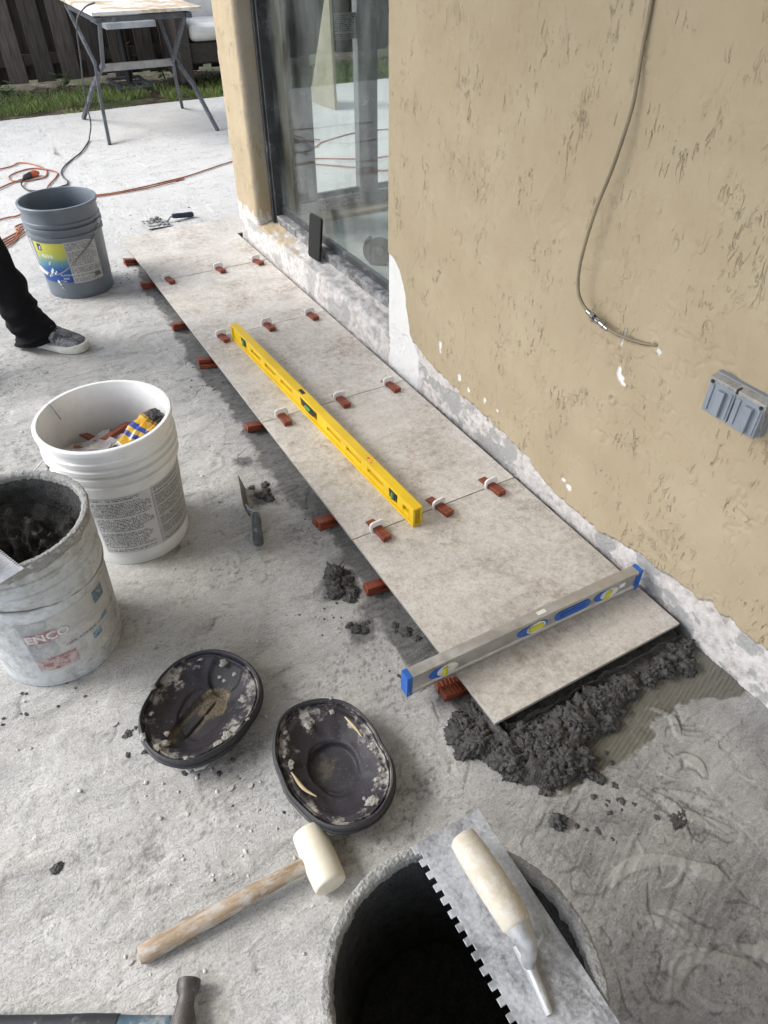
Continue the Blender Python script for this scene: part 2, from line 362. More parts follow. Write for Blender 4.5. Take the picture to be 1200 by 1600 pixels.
    lim = np.interp(X, sx, sy)+.016*fbm(X*30, Y*30, seed=91, oct=4)
    slur = sstep(-.0035, .0035, Y-lim)*sstep(-.50, -.44, X+.05*nz)*(1-sstep(.02, .06, Y))*sstep(.03, .02, X)
    Z += slur*(-.0004+.0011*np.sin((Y*math.cos(.35)-X*math.sin(.35)+.006*fbm(X*9, Y*9, seed=95))*700)*.8)*near
    Z -= slur*.0012
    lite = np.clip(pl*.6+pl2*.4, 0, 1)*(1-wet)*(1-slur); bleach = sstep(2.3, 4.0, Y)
    # grey, wetter skim at lower right, with shade painted into its tone
    grit = sstep(.30, .50, fbm(X*150, Y*150, seed=97, oct=2))*sstep(.05, .4, fbm(X*7, Y*7, seed=98, oct=3))*.55*near
    damp_shade = sstep(-.80, -.50, X+.06*nz)*(1-sstep(-.16, .0, Y+.05*nz))*(.55+.45*sstep(-.3, .3, fbm(X*6, Y*6, seed=99, oct=4)+.5*sstep(-.25, -.5, Y)))
    damp_shade = np.maximum(damp_shade, .5*sstep(-.75, -.56, X+.05*nz)*sstep(.0, .2, Y)*(1-sstep(1.2, 2.0, Y)))
    grit = np.maximum(grit, .5*cm*near)
    Z[-1, :] = -.12
    o = grid('patio_slab', X, Y, Z, slab_mat(), attrs=dict(wet=wet, slurry=slur, lite=lite, bleach=bleach, damp_shade=damp_shade, ridge=am*near, grit=grit))
    tag(o, 'dusty skim coated concrete patio slab with trowel marks', kind='structure')
make_slab()

def soil_mat():
    t = NT('garden_soil'); c = t.co(); n = t.noise(c, 9, 8, .7); g = t.rng(t.noise(c, 2.2, 4, .6), .42, .58)
    col = t.ramp(n, [(.3, (.035, .024, .016)), (.5, (.075, .055, .038)), (.62, (.15, .12, .085)), (.75, (.24, .20, .15))])
    col = t.mix(t.math('MULTIPLY', g, .6), col, (.05, .075, .025))
    return t.end(col, .95, 0, t.bump(t.noise(c, 40, 6, .7), .8, .02), .2)
def make_ground():
    xs = np.concatenate([np.linspace(-120, -9, 12)[:-1], np.linspace(-9, 9, 90), np.linspace(9, 120, 12)[1:]]); ys = np.concatenate([np.linspace(-80, 6.06, 10), np.linspace(6.1, 9, 50), np.linspace(9.5, 140, 12)])
    X, Y = np.meshgrid(xs, ys); Z = -.045+.02*fbm(X*2, Y*2, seed=5)*(np.abs(X) < 9)*(Y > 6.07)-.12*(Y < 6.07)
    tag(grid('ground', X, Y, Z, soil_mat()), 'bare garden soil under the lawn and fence', kind='structure')
make_ground()

# ------------------------------------------------------------------ house
def stucco_mat():
    t = NT('tan_stucco'); c = t.co()
    band, prim, gpat, chip = t.attr('band'), t.attr('prim'), t.attr('gpat'), t.attr('chip')
    n = t.noise(c, 5, 4, .6); col = t.ramp(n, [(.3, (.385, .309, .204)), (.5, (.412, .336, .226)), (.7, (.442, .366, .252))])
    v = t.map(c, (1, 1, .30)); w = t.noise(v, 64, 2, .55, .7); msk = t.math('MULTIPLY', t.rng(t.noise(c, 5.5, 3, .65), .48, .66), t.rng(t.noise(c, 30, 2, .6), .48, .58))
    worm = t.math('MULTIPLY', t.rng(t.math('ABSOLUTE', t.math('SUBTRACT', w, .51)), .004, .022, 1, 0), msk)
    pit = t.math('MULTIPLY', t.rng(t.noise(v, 105, 3, .62, .5), .57, .65), t.rng(t.noise(c, 9, 3, .6), .50, .66))
    col = t.mix(t.math('MULTIPLY', pit, .13), col, (.24, .19, .12)); col = t.mix(t.math('MULTIPLY', worm, .05), col, (.26, .21, .13))  # groove shade painted into the colour of pits and worm marks
    # scraped base band: white coat, pinkish old paint, grey patches
    b1 = t.noise(c, 38, 6, .68); bc = t.ramp(b1, [(.32, (.36, .33, .31)), (.44, (.54, .50, .475)), (.55, (.63, .60, .58)), (.72, (.70, .69, .68))])
    bc = t.mix(gpat, bc, t.mix(t.noise(c, 90, 5, .7), (.255, .25, .242), (.50, .492, .48)))
    bc = t.mix(t.rng(t.noise(c, 150, 3, .6), .64, .74, 0, .6), bc, (.24, .22, .20))
    col = t.mix(band, col, bc)
    col = t.mix(prim, col, t.mix(t.noise(c, 30, 4, .6), (.70, .69, .67), (.80, .79, .78)))
    col = t.mix(chip, col, (.78, .77, .75))
    h = t.math('ADD', t.math('MULTIPLY', worm, -.36), t.math('MULTIPLY', pit, -.8))
    h = t.math('ADD', h, t.math('MULTIPLY', t.math('MULTIPLY', t.rng(w, .5, .60), msk), .40)); h = t.math('ADD', h, t.math('MULTIPLY', t.noise(c, 160, 2, .6), .16))
    hb = t.math('ADD', t.math('MULTIPLY', b1, .7), t.math('MULTIPLY', t.noise(c, 210, 2, .7), .5))
    bm = t.math('MAXIMUM', band, t.math('MULTIPLY', prim, .6))
    h = t.math('ADD', t.math('MULTIPLY', h, t.math('SUBTRACT', 1.0, bm)), t.math('MULTIPLY', hb, bm))
    return t.end(col, .93, 0, t.bump(h, 1.0, .0042), .25)
STUCCO = stucco_mat()
def plain_stucco():
    t = NT('tan_stucco_plain'); c = t.co(); n = t.noise(c, 5, 6, .6)
    col = t.ramp(n, [(.3, (.385, .309, .204)), (.5, (.412, .336, .226)), (.7, (.442, .366, .252))])
    h = t.noise(t.map(c, (1, 1, .5)), 40, 6, .65, .8); return t.end(col, .93, 0, t.bump(h, .8, .005), .25)
STUCCO2 = plain_stucco()
house = empty('house', (WX, 1.36, 0), 0, 'tan stucco house wall with glass sliding door at its corner', 'house')
HO = Vector(house.location)
def hb(name, mat, c, size, bevel=0): return MB().box(Vector(c)-HO, size).build(name, mat, house, bevel=bevel)

def wall_face():
    yl = np.concatenate([np.linspace(-.80, -.40, 20)[:-1], np.arange(-.40, 1.358, .0033), [1.36]]); zl = np.arange(0, 1.25, .0033)
    Y, Z = np.meshgrid(yl, zl)
    top = np.interp(Y, [-.8, -.19, -.03, .15, .28, .41, .52, .64, .80, .96, 1.10, 1.19, 1.36], [.15, .152, .148, .127, .10, .092, .115, .146, .150, .166, .185, .21, .21])
    e = fbm(Y*34, Z*34, seed=3, oct=5, gain=.6)
    band = sstep(.003, -.003, Z-top+.014-.018*e)
    # white primer climbing the edge beside the door
    pe = np.interp(Z, [.15, .21, .30, .36, .40, .425, .44], [1.165, 1.215, 1.245, 1.264, 1.292, 1.326, 1.40])+.006*e
    prim = sstep(-.004, .004, Y-pe)*(Z < .45)
    st = 1-np.maximum(band, prim*.85)
    yy = (Y+.1*fbm(Y*3, Z*3, seed=8)); r = fbm(yy*40, Z*17, seed=11, oct=4); m = sstep(.0, .35, fbm(Y*5, Z*4, seed=12, oct=3))
    r2 = fbm(yy*16, Z*26, seed=14, oct=4); m2 = sstep(.05, .3, fbm(Y*4+7, Z*4, seed=15, oct=3))*sstep(.5, 0., Y)
    n1 = fbm(yy*30, Z*9, seed=111, oct=3, gain=.55); n2 = fbm(Y*26+4, Z*20, seed=112, oct=2); cov = fbm(Y*7, Z*5, seed=113, oct=3)
    line = sstep(.075, .02, np.abs(n1))*sstep(.0, .25, n2)*sstep(.0, .3, cov)
    n3 = fbm(Y*13+.3*cov, Z*15, seed=114, oct=3, gain=.5); line3 = sstep(.05, .012, np.abs(n3))*sstep(.05, .28, fbm(Y*8+2, Z*8, seed=115, oct=2))*sstep(.75, .45, Y+.1*cov)
    pk = sstep(.30, .42, fbm(yy*75, Z*48, seed=116, oct=2))*sstep(-.02, .25, fbm(Y*10, Z*9, seed=117, oct=3))
    hgt = .0010*sstep(.24, .30, r)*m+.0014*sstep(.18, .23, r2)*m2+.0012*fbm(Y*6, Z*6, seed=13)-.0011*line-.0022*line3-.0010*pk
    hgt = hgt*st+st*.005
    bh = .0022*fbm(Y*22, Z*22, seed=17, oct=5, gain=.6)+.0008*fbm(Y*90, Z*90, seed=18, oct=2)
    hgt += band*bh+prim*(1-band)*.0015*fbm(Y*60, Z*20, seed=19, oct=3)
    gp = sstep(.10, .20, fbm(Y*15, Z*20+2, seed=23, oct=6, gain=.62))*band
    gp = np.maximum(gp, band*sstep(.5, .3, np.hypot((Y-.665)/.035, (Z-.095)/.05)*.5+.25*e))
    hgt -= gp*.0018
    # chips of bare plaster
    chip = np.zeros_like(Y)
    for cy, cz, ry, rz in [(.347,.495,.007,.007), (.356,.508,.004,.009), (.337,.487,.006,.004), (.365,.595,.0022,.008), (.366,.577,.0018,.010), (.93,.20,.008,.008), (.88,.185,.006,.007), (1.04,.25,.006,.014), (.80,.19,.006,.006), (.42,.135,.012,.007), (.445,.145,.006,.005), (.74,.19,.004,.004), (.270,.594,.0035,.005)]:
        chip = np.maximum(chip, sstep(.62, .5, np.hypot((Y-cy)/ry, (Z-cz)/rz)*.5+.45*fbm(Y*90, Z*90, seed=29, oct=3)))
    chip *= (1-band); hgt -= chip*.003
    for cy, cz in [(.365,.555), (.355,.44), (.28,.604)]:
        d = np.hypot(Y-cy, Z-cz); hgt += .004*np.exp(-((d-.010)/.004)**2)-.004*np.exp(-(d/.007)**2)
    o = grid('stucco_face', WX-hgt-HO.x, Y-HO.y, Z-HO.z, STUCCO, house, dict(band=band, prim=prim, gpat=gp, chip=chip), flip=False)
    return o
wall_face()
# bodies of the walls behind the faces
hb('wall', STUCCO2, (WX+.115, -1.62, 1.45), (.21, 5.94, 2.9))          # core of the near wall
hb('wall', STUCCO2, (WX+.10, -2.40, 1.45), (.208, 3.2, 2.9))
hb('wall', STUCCO2, (WX+.095, .28, 2.11), (.20, 2.158, 1.58))
hb('wall', STUCCO2, (WX+.10, 2.08, 2.56), (.20, 1.438, .68))
def curb():
    # rough curb below the sliding door, sloping sill on top, then up the pier
    yl = np.arange(1.36, 2.806, .006); s = np.linspace(0, 1, 46)
    prof = [(WX, 0), (WX, .146), (WX+.006, .153), (WX+.075, .168), (WX+.10, .170)]
    seg = np.cumsum([0]+[math.dist(prof[i], prof[i+1]) for i in range(4)]); seg /= seg[-1]
    px = np.interp(s, seg, [p[0] for p in prof]); pz = np.interp(s, seg, [p[1] for p in prof])
    Y, S = np.meshgrid(yl, s); X = np.interp(S, s, px); Z = np.interp(S, s, pz)
    big = sstep(1.98, 1.90, Y+.03*fbm(S*4, Y*9, seed=2))*sstep(1.38, 1.46, Y)
    n = fbm(Y*20, X*40+Z*24, seed=6, oct=5, gain=.6); n2 = fbm(Y*70, Z*70+X*50, seed=7, oct=3)
    wall = S < seg[1]
    dx = (.003*n+.0012*n2+.010*big*(.6+.5*n)); X = X-np.where(wall, dx, 0)*sstep(0, .02, Z); Z = Z+np.where(wall, 0, .005*n+.002*n2+.006*big*sstep(.09,.03,X))
    X = X-.004*(S > seg[1])*(S < seg[2]+.05)*(1+n)
    band = np.ones_like(Y)*sstep(.28, .05, fbm(Y*6, S*3, seed=16)*(Y > 2.0)*(~wall)+.0); gp = sstep(.12, .3, fbm(Y*9, Z*12+X*10, seed=24, oct=4))*.8
    gp = np.maximum(gp, (~wall)*.55*sstep(-.2, .3, n)); gp = np.maximum(gp, .0)
    grid('door_curb', X-HO.x, Y-HO.y, Z-HO.z, STUCCO, house, dict(band=band, prim=0*Y, gpat=gp, chip=0*Y))
curb()
def pier():
    # stucco pier between the door and the corner of the house: outer face and splayed reveal
    zl = np.arange(.150, 1.32, .006); s = np.linspace(0, 1, 50)
    prof = [(.24, 2.806), (WX, 2.806), (WX, 2.570), (WX+.012, 2.558), (WX+.11, 2.556)]
    seg = np.cumsum([0]+[math.dist(prof[i], prof[i+1]) for i in range(4)]); seg /= seg[-1]
    px = np.interp(s, seg, [p[0] for p in prof]); py = np.interp(s, seg, [p[1] for p in prof])
    S, Z = np.meshgrid(s, zl); X = np.interp(S, s, px); Y = np.interp(S, s, py)
    n = fbm(S*26, Z*18, seed=4, oct=4); face = (S > seg[1]-.02) & (S < seg[2]+.03)
    d = .0016*sstep(.15, .3, n)+.0006*n; X = X-np.where(face, d, 0); Y = Y-np.where(S > seg[3], .4*d, 0)
    e = fbm(S*30, Z*30, seed=9, oct=4)
    band = sstep(.01, -.01, Z-.20-.05*e)*(S > seg[1]-.02)
    rev = (S > seg[2]+.01)
    g = np.where(rev, .75*sstep(-.25, .25, fbm(S*8, Z*5, seed=10, oct=4)), 0)
    grid('pier_face', X-HO.x, Y-HO.y, Z-HO.z, STUCCO, house, dict(band=np.maximum(band, g*.55), prim=0*Y, gpat=g*.9, chip=0*Y), flip=True)
pier()
hb('wall', STUCCO2, (WX+.11, 2.681, 2.10), (.19, .244, 1.58))
hb('wall', STUCCO2, (WX+.11, 2.685, .70), (.17, .230, 1.24))
PLASTER = pbr('white_interior_plaster', (.62, .61, .58), .8, var=.06)
ROOFM = pbr('white_soffit_boards', (.55, .54, .52), .8, var=.08)
def floor_mat():
    t = NT('dusty_interior_floor'); c = t.co(); n = t.noise(c, 6, 6, .65)
    col = t.ramp(n, [(.3, (.36, .37, .36)), (.55, (.50, .51, .50)), (.7, (.58, .59, .58))])
    return t.end(col, .85, 0, t.bump(t.noise(c, 80, 5, .6), .3, .002))
hb('interior_floor', floor_mat(), (2.13, .38, .075), (3.8, 4.5, .05))
hb('interior_wall', PLASTER, (4.06, .38, 1.45), (.08, 4.9, 2.7)); hb('interior_wall', PLASTER, (2.1, -1.85, 1.45), (3.78, .08, 2.7))
hb('ceiling', PLASTER, (2.1, .4, 2.73), (3.7, 4.3, .06))
hb('wall', STUCCO2, (3.42, 2.70, 1.45), (1.2, .2, 2.88)); hb('wall', STUCCO2, (1.525, 2.70, 2.56), (2.58, .2, .66)); hb('door_curb', STUCCO2, (1.525, 2.70, .06), (2.58, .2, .115))
# overhanging roof that shades the near part of the patio
hb('roof', ROOFM, (.50, -.75, 2.98), (7.1, 7.1, .14))

FRAME = pbr('charcoal_door_frame', (.036, .038, .042), .42, .0, .25, 22, (.30, .30, .30), .60, 14, .15)
FRAMED = pbr('dusty_sill_rail', (.075, .075, .082), .5, .0, .3, 22, (.40, .40, .40), .50, 26, .3)
def glass_mat():
    t = NT('dusty_window_glass'); c = t.co()
    t.n.remove(t.b); gl = t.n.new('ShaderNodeBsdfGlossy'); gl.inputs['Roughness'].default_value = .015
    tr = t.n.new('ShaderNodeBsdfTransparent'); tr.inputs[0].default_value = (.94, .965, .955, 1)
    df = t.n.new('ShaderNodeBsdfDiffuse'); df.inputs[0].default_value = (.55, .60, .58, 1)
    ge = t.n.new('ShaderNodeNewGeometry'); dp = t.n.new('ShaderNodeVectorMath'); dp.operation = 'DOT_PRODUCT'; t.l.new(ge.outputs['Incoming'], dp.inputs[0]); t.l.new(ge.outputs['Normal'], dp.inputs[1])
    fz = t.math('SUBTRACT', 1.0, t.math('ABSOLUTE', dp.outputs['Value'])); fz = t.math('ADD', .03, t.math('MULTIPLY', t.math('POWER', fz, 5.0), .9))
    m1 = t.n.new('ShaderNodeMixShader'); t.l.new(fz, m1.inputs[0]); t.l.new(tr.outputs[0], m1.inputs[1]); t.l.new(gl.outputs[0], m1.inputs[2])
    d = t.math('MULTIPLY', t.rng(t.noise(t.map(c, (1, 1, .35)), 6, 4, .7), .35, .75), .10)
    z = t.sep(c)[2]; d = t.math('ADD', d, t.rng(z, -.2, .45, .09, .0))
    sc = t.rng(t.noise(t.map(c, (1, 9, .6)), 30, 3, .6), .70, .76, 0, .12); d = t.math('ADD', d, sc)
    m2 = t.n.new('ShaderNodeMixShader'); t.l.new(d, m2.inputs[0]); t.l.new(m1.outputs[0], m2.inputs[1]); t.l.new(df.outputs[0], m2.inputs[2])
    t.l.new(m2.outputs[0], t.out.inputs['Surface']); return t.m
GLASS = glass_mat()
def sliding_door(name, along, a0, a1, fixed, z0, z1, stiles, label):
    """a framed glass door set along Y (fixed X) or along X (fixed Y)"""
    root = MB(); w = .045
    def B(mb, a, b, za, zb, dep, off=0):
        c = ((a+b)/2, (za+zb)/2)
        if along == 'y': mb.box(Vector((fixed+off, c[0], c[1]))-HO, (dep, b-a, zb-za))
        else: mb.box(Vector((c[0], fixed+off, c[1]))-HO, (b-a, dep, zb-za))
        return mb
    fr = B(MB(), a0+w, a1-w, z0, z0+w*.9, .058).build(name, FRAMED if along == 'y' else FRAME, house, bevel=.003); fr['label'] = label
    B(MB(), a0+w, a1-w, z1-w, z1, .056).build('head_rail', FRAME, fr, bevel=.003)
    for a, b in ((a0, a0+w), (a1-w, a1)):
        B(MB(), a, b, z0-.01, z1, .06).build('jamb_rail', FRAME, fr, bevel=.003)
        B(MB(), a+.012, b-.012, z0, z1, .012, -.034).build('jamb_lip', FRAME, fr, bevel=.002)
    for a, b in stiles: B(MB(), a, b, z0+.03, z1-.03, .05, .012).build('stile', FRAME, fr, bevel=.003)
    B(MB(), a0+w, a1-w, z0+.05, z0+.075, .022, .008).build('glazing_bead', FRAME, fr, bevel=.002)
    B(MB(), a0+.03, a1-.03, z0+.03, z1-.03, .006, .004).build('pane', GLASS, fr)
    return fr
d1 = sliding_door('sliding_door', 'y', 1.352, 2.556, .125, .160, 2.2, [], 'dark framed sliding glass door beside the stucco pier')
GREYF = pbr('grey_inner_stile', (.16, .165, .175), .5, 0, .15, 12, (.36,.36,.36), .6)
d2 = sliding_door('sliding_door', 'x', .235, 2.81, 2.70, .125, 2.2, [(.27, .385), (.62, .72), (1.6, 1.7)], 'far glass door seen through the room')
for ch in d2.children:
    if ch.name.startswith('stile'): ch.data.materials[0] = GREYF
# printed sticker on the far pane
def print_mat(name, paper, ink, rows, words, seed=0.0, invert=False, thr=.47, transp=None):
    t = NT(name); uv = t.co('UV'); s = t.sep(uv); u, v = s[0], s[1]
    r = t.math('MULTIPLY', v, rows); row = t.math('FLOOR', r); fr_ = t.math('FRACT', r)
    para = t.noise(t.comb(seed+1.7, t.math('MULTIPLY', row, .23)), 1.0, 2, .5)
    lead = t.rng(fr_, .36, .46, 0, 1); wd = t.noise(t.comb(t.math('MULTIPLY', u, words), t.math('MULTIPLY', row, 7.31), seed), 1.0, 1, .5)
    ink_f = t.math('MULTIPLY', lead, t.rng(wd, thr-.04, thr+.03))
    blank = t.rng(t.noise(t.comb(seed+9.0, t.math('MULTIPLY', row, .9)), 1.0, 0), .33, .37)
    endl = t.rng(t.math('SUBTRACT', t.math('ADD', .42, para), u), 0, .02)
    mg = t.math('MULTIPLY', t.math('MULTIPLY', t.rng(u, .02, .03), t.rng(u, .97, .98, 1, 0)), t.math('MULTIPLY', t.rng(v, .02, .03), t.rng(v, .97, .98, 1, 0)))
    f = t.math('MULTIPLY', t.math('MULTIPLY', ink_f, blank), t.math('MULTIPLY', mg, endl))
    n = t.noise(t.co(), 20, 4, .6); pap = t.mix(t.rng(n, .3, .75, 0, .25), paper, tuple(c*.7 for c in paper))
    return t.end(t.mix(f, pap, ink), .45, 0, None, .4)
def uv_quad(name, mat, P, parent, nu=1, nv=1, off=None):
    """P(u,v) -> point; a curved printed patch with UVs"""
    vs_ = [P(i/nu, j/nv) for j in range(nv+1) for i in range(nu+1)]
    fs = [(j*(nu+1)+i, j*(nu+1)+i+1, (j+1)*(nu+1)+i+1, (j+1)*(nu+1)+i) for j in range(nv) for i in range(nu)]
    me = bpy.data.meshes.new(name); me.from_pydata([tuple(v) for v in vs_], [], fs); me.update()
    uvl = me.uv_layers.new(name='UVMap')
    for p in me.polygons:
        for li in p.loop_indices:
            k = me.loops[li].vertex_index; uvl.data[li].uv = ((k % (nu+1))/nu, (k//(nu+1))/nv)
        p.use_smooth = True
    me.materials.append(mat); return link(name, me, parent)
uv_quad('sticker', print_mat('sticker_print', (.42, .43, .42), (.10, .10, .10), 14, 30, 3.0), lambda u, v: (.515+.105*u-HO.x, 2.698-HO.y, .815+.095*v), d2)

# ------------------------------------------------------------------ tile strip on its mortar bed
def tile_mat():
    t = NT('stone_look_porcelain'); c = t.co(); r = t.rnd()
    v = t.n.new('ShaderNodeVectorMath'); v.operation = 'ADD'; t.l.new(c, v.inputs[0]); t.l.new(t.comb(t.math('MULTIPLY', r, 37.0), t.math('MULTIPLY', r, 91.0), 0.0), v.inputs[1]); c = v.outputs[0]
    a = t.noise(c, 7, 4, .66, .5); b = t.noise(c, 52, 5, .76, .3); f = t.noise(c, 165, 3, .7)
    k = t.math('ADD', t.math('MULTIPLY', a, .46), t.math('MULTIPLY', b, .54))
    col = t.ramp(k, [(.34, (.29, .25, .208)), (.43, (.43, .392, .342)), (.51, (.535, .495, .445)), (.60, (.605, .575, .53)), (.70, (.67, .65, .615))])
    rust = t.math('MULTIPLY', t.rng(t.noise(c, 4.6, 6, .66), .53, .66), t.rng(b, .38, .56, .9, 0))
    col = t.mix(t.math('MULTIPLY', rust, .6), col, (.30, .215, .145))
    vein = t.noise(c, 60, 4, .7, 1.6); vm = t.rng(t.math('ABSOLUTE', t.math('SUBTRACT', vein, .5)), 0, .03, 1, 0); vm = t.math('MULTIPLY', vm, t.rng(t.noise(c, 11, 4, .6), .46, .62))
    col = t.mix(t.math('MULTIPLY', vm, .42), col, (.185, .155, .13))
    col = t.mix(t.rng(f, .53, .68, 0, .40), col, (.23, .20, .175)); col = t.mix(t.rng(f, .46, .36, 0, .30), col, (.66, .655, .64))
    dust = t.rng(t.noise(c, 2.6, 5, .6), .45, .7, 0, .22); col = t.mix(dust, col, (.55, .54, .52))
    sm = t.rng(t.noise(t.map(c, (.55, 1.4, 1), (0, 0, .6)), 8, 5, .72, .6), .57, .68, 0, .38); col = t.mix(sm, col, (.60, .592, .575))
    tn = t.rng(r, 0, 1, .955, 1.045); col = t.mix(1.0, col, t.comb(tn, tn, tn), 'MULTIPLY')
    # clay body on the cut edge
    nz = t.n.new('ShaderNodeNewGeometry'); side = t.rng(t.sep(nz.outputs['Normal'])[2], .3, .6, 1, 0)
    col = t.mix(side, col, (.33, .315, .29))
    return t.end(col, t.rng(k, .4, .6, .58, .74), 0, t.bump(t.math('ADD', b, t.math('MULTIPLY', f, .4)), .22, .0016), .4)
TILE = tile_mat()
def mortar_mat(name='wet_mortar', dark=(.036, .035, .034), lite=(.118, .115, .110)):
    t = NT(name); c = t.co(); n = t.noise(c, 60, 4, .72); f = t.noise(c, 330, 3, .75); v = t.vor(c, 230)
    col = t.ramp(t.math('ADD', t.math('MULTIPLY', n, .5), t.math('MULTIPLY', f, .5)), [(.32, dark), (.62, lite), (.8, tuple(x*1.6 for x in lite))])
    h = t.math('ADD', t.math('MULTIPLY', n, 1.0), t.math('ADD', t.math('MULTIPLY', f, .55), t.math('MULTIPLY', v, .5)))
    return t.end(col, .88, 0, t.bump(h, .9, .0045), .3)
MORTAR = mortar_mat()
strip = empty('tile_strip', (0, 0, 0), 0, 'single row of beige stone look floor tiles being laid along the house wall', 'tiled walkway')
GAP = .0022
for i in range(5):
    y0, y1 = i*TL+GAP/2, (i+1)*TL-GAP/2
    if i < 4: mb = MB().box((0, 0, 0), (TW, y1-y0, .009)); cc = (-TW/2, (y0+y1)/2, H-.0045)
    else:
        cc = (-TW/2, (y0+y1)/2, H-.0045); a, b = TW/2, (y1-y0)/2; nb = 2.815-cc[1]
        mb = MB().prism([(-a, -b), (a, -b), (a, nb), (a+.25, nb), (a+.25, b), (-a, b)], -.0045, .0045)
    mb.build('tile', TILE, strip, bevel=.0012, loc=(cc[0]+random.uniform(-.0006,.0006), cc[1], cc[2]+random.uniform(-.0004,.0004)), rot=(0, 0, random.uniform(-.0008,.0008)))
def bed():
    # mortar bed: a ragged slab of mortar a little smaller than the tiles
    s = np.linspace(0, 1, 900); per = [(-.490, -.012), (-.490, 2.96), (.004, 2.74), (.004, -.012), (-.490, -.012)]
    seg = np.cumsum([0]+[math.dist(per[i], per[i+1]) for i in range(4)]); L = seg[-1]; seg /= L
    px = np.interp(s, seg, [p[0] for p in per]); py = np.interp(s, seg, [p[1] for p in per])
    tt = np.linspace(0, 1, 9); S, T = np.meshgrid(s, tt); X = np.interp(S, s, px); Y = np.interp(S, s, py); Z = T*.0355-.004
    n = fbm(S*L*26, T*2.2, seed=33, oct=5, gain=.6)
    outx = np.where(S < seg[1], -1, np.where((S > seg[2]) & (S < seg[3]), 0, 0)); outy = np.where(S > seg[3], -1, 0)
    k = (.016*n+.010*(1-T)); X = X+outx*k; Y = Y+outy*k*.7
    grid('mortar_bed', X, Y, Z, MORTAR, strip)
bed()

# ------------------------------------------------------------------ mortar heap beyond the last tile, clumps, crumbs
def pile_h(x, y):
    sx = [-.63, -.585, -.54, -.48, -.42, -.34, -.26, -.18, -.10, -.04, .0, .02]; lo = [.03, -.02, -.11, -.175, -.155, -.115, -.085, -.062, -.075, -.085, -.05, -.02]
    yl = np.interp(x, sx, lo)+.014*fbm(x*22, y*22, seed=101, oct=3); yh = np.where(x < -.50, .10+.3*(x+.52), .0)
    core = np.clip(np.minimum((y-yl)/.045, 1), 0, 1)*sstep(-.605, -.565, x)*sstep(.022, -.01, x)*np.where(x < -.515, sstep(.09, .0, y), 1)
    return core
def heap():
    xl = np.arange(-.65, .0185, .0032); yl = np.arange(-.20, .13, .0032); X, Y = np.meshgrid(xl, yl)
    c = pile_h(X, Y); n = fbm(X*30, Y*30, seed=103, oct=5, gain=.6); bl = 1-np.abs(fbm(X*38, Y*38, seed=104, oct=3))
    trench = sstep(-.055, -.012, Y)*(X > -.5); amp = .026*(1-.55*trench)
    Z = -.006+c**.6*(.010+amp*(.45+.55*sstep(.3, .95, bl)+.45*n))
    Z = np.where((X > -.50) & (Y > -.006), np.minimum(Z, .02), Z)
    v = [(X, Y, Z)]
    mb = MB()
    o = grid('wet_mortar', X, Y, Z, MORTAR, None, mask=(c > .02))
    # crumbly clods on it
    k = 0; tries = 0
    while k < 360 and tries < 9000:
        tries += 1; x, y = random.uniform(-.60, .012), random.uniform(-.185, .07); cc = float(pile_h(np.array([x]), np.array([y]))[0])
        if cc < .12 or (x > -.52 and y > -.022) or (x > -.5 and y > -.05 and random.random() < .70): continue
        big = k < 95; r = random.uniform(.012, .026) if big else random.choice([.003, .004, .005, .006, .008])*random.uniform(.8, 1.3)
        z = cc*.022*random.uniform(.4, 1.0)+r*.05+(0 if big else cc*.010*random.random())
        mb.ico((x, y, z), r, 4 if big else (3 if r > .005 else 2), (random.uniform(.85, 1.4), random.uniform(.85, 1.4), random.uniform(.55, .85)), .6, 1.5, k, .65); k += 1
    me = o.data
    ob = mb.build('wet_mortar', MORTAR, o, smooth=180)
    tag(o, 'dark crumbly wet mortar heaped beyond the end of the tile row', 'mortar', kind='stuff'); ob['kind'] = 'stuff'
heap()
def clump(c, parts, label, sub=3, seed=0):
    mb = MB()
    for k, (dx, dy, r, sq) in enumerate(parts): mb.ico((dx, dy, r*sq*.36), r, 4, (1, 1, sq), .6, 1.6, seed+k, .6)
    o = mb.build('mortar_clump', MORTAR, None, smooth=180, loc=(c[0], c[1], 0)); tag(o, label, 'mortar clump', 'dropped mortar clumps')
clump((-.600, .530), [(0,.03,.030,.6), (-.012,.0,.026,.7), (.010,-.012,.022,.6), (-.022,-.03,.022,.6), (.012,-.045,.020,.45), (.002,-.06,.016,.4), (.03,.02,.012,.5), (.025,.0,.014,.5)], 'largest dropped mortar clump beside the tile edge', seed=200)
clump((-.632, .378), [(0,0,.014,.6), (-.008,.018,.010,.5), (.014,-.010,.011,.5), (.022,.004,.009,.4), (.036,.006,.007,.4)], 'small dark mortar clump below the largest clump', seed=220)
clump((-.520, -.203), [(0,0,.016,.85), (.006,.004,.011,.8)], 'round lone mortar clod nearest the notched trowel', seed=230)
clump((-.402, -.168), [(0,0,.013,.8), (.006,-.010,.012,.7), (-.004,.010,.010,.8)], 'oblong mortar clod just off the heap', seed=240)
clump((-.325, -.309), [(0,0,.014,.35), (.014,.004,.013,.35), (-.012,-.006,.010,.3), (.022,-.004,.009,.3)], 'flat dark mortar splat on the combed concrete', seed=250)
clump((-.632, .935), [(0,0,.020,.4), (.012,.018,.014,.35), (-.018,.015,.012,.3), (.006,-.022,.016,.35), (-.02,.05,.012,.3), (.02,.045,.014,.3)], 'flattened mortar clump beside the margin trowel blade', seed=260)
clump((-1.337, .168), [(0,0,.010,.22), (.006,.003,.007,.2)], 'small flat dark mortar chip alone on the slab at the left', seed=280)
clump((-.535, .315), [(0,0,.016,.35), (.012,-.03,.013,.3), (-.012,.03,.012,.35), (-.02,.012,.008,.4)], 'mortar splats at the tile edge above the silver level', seed=270)
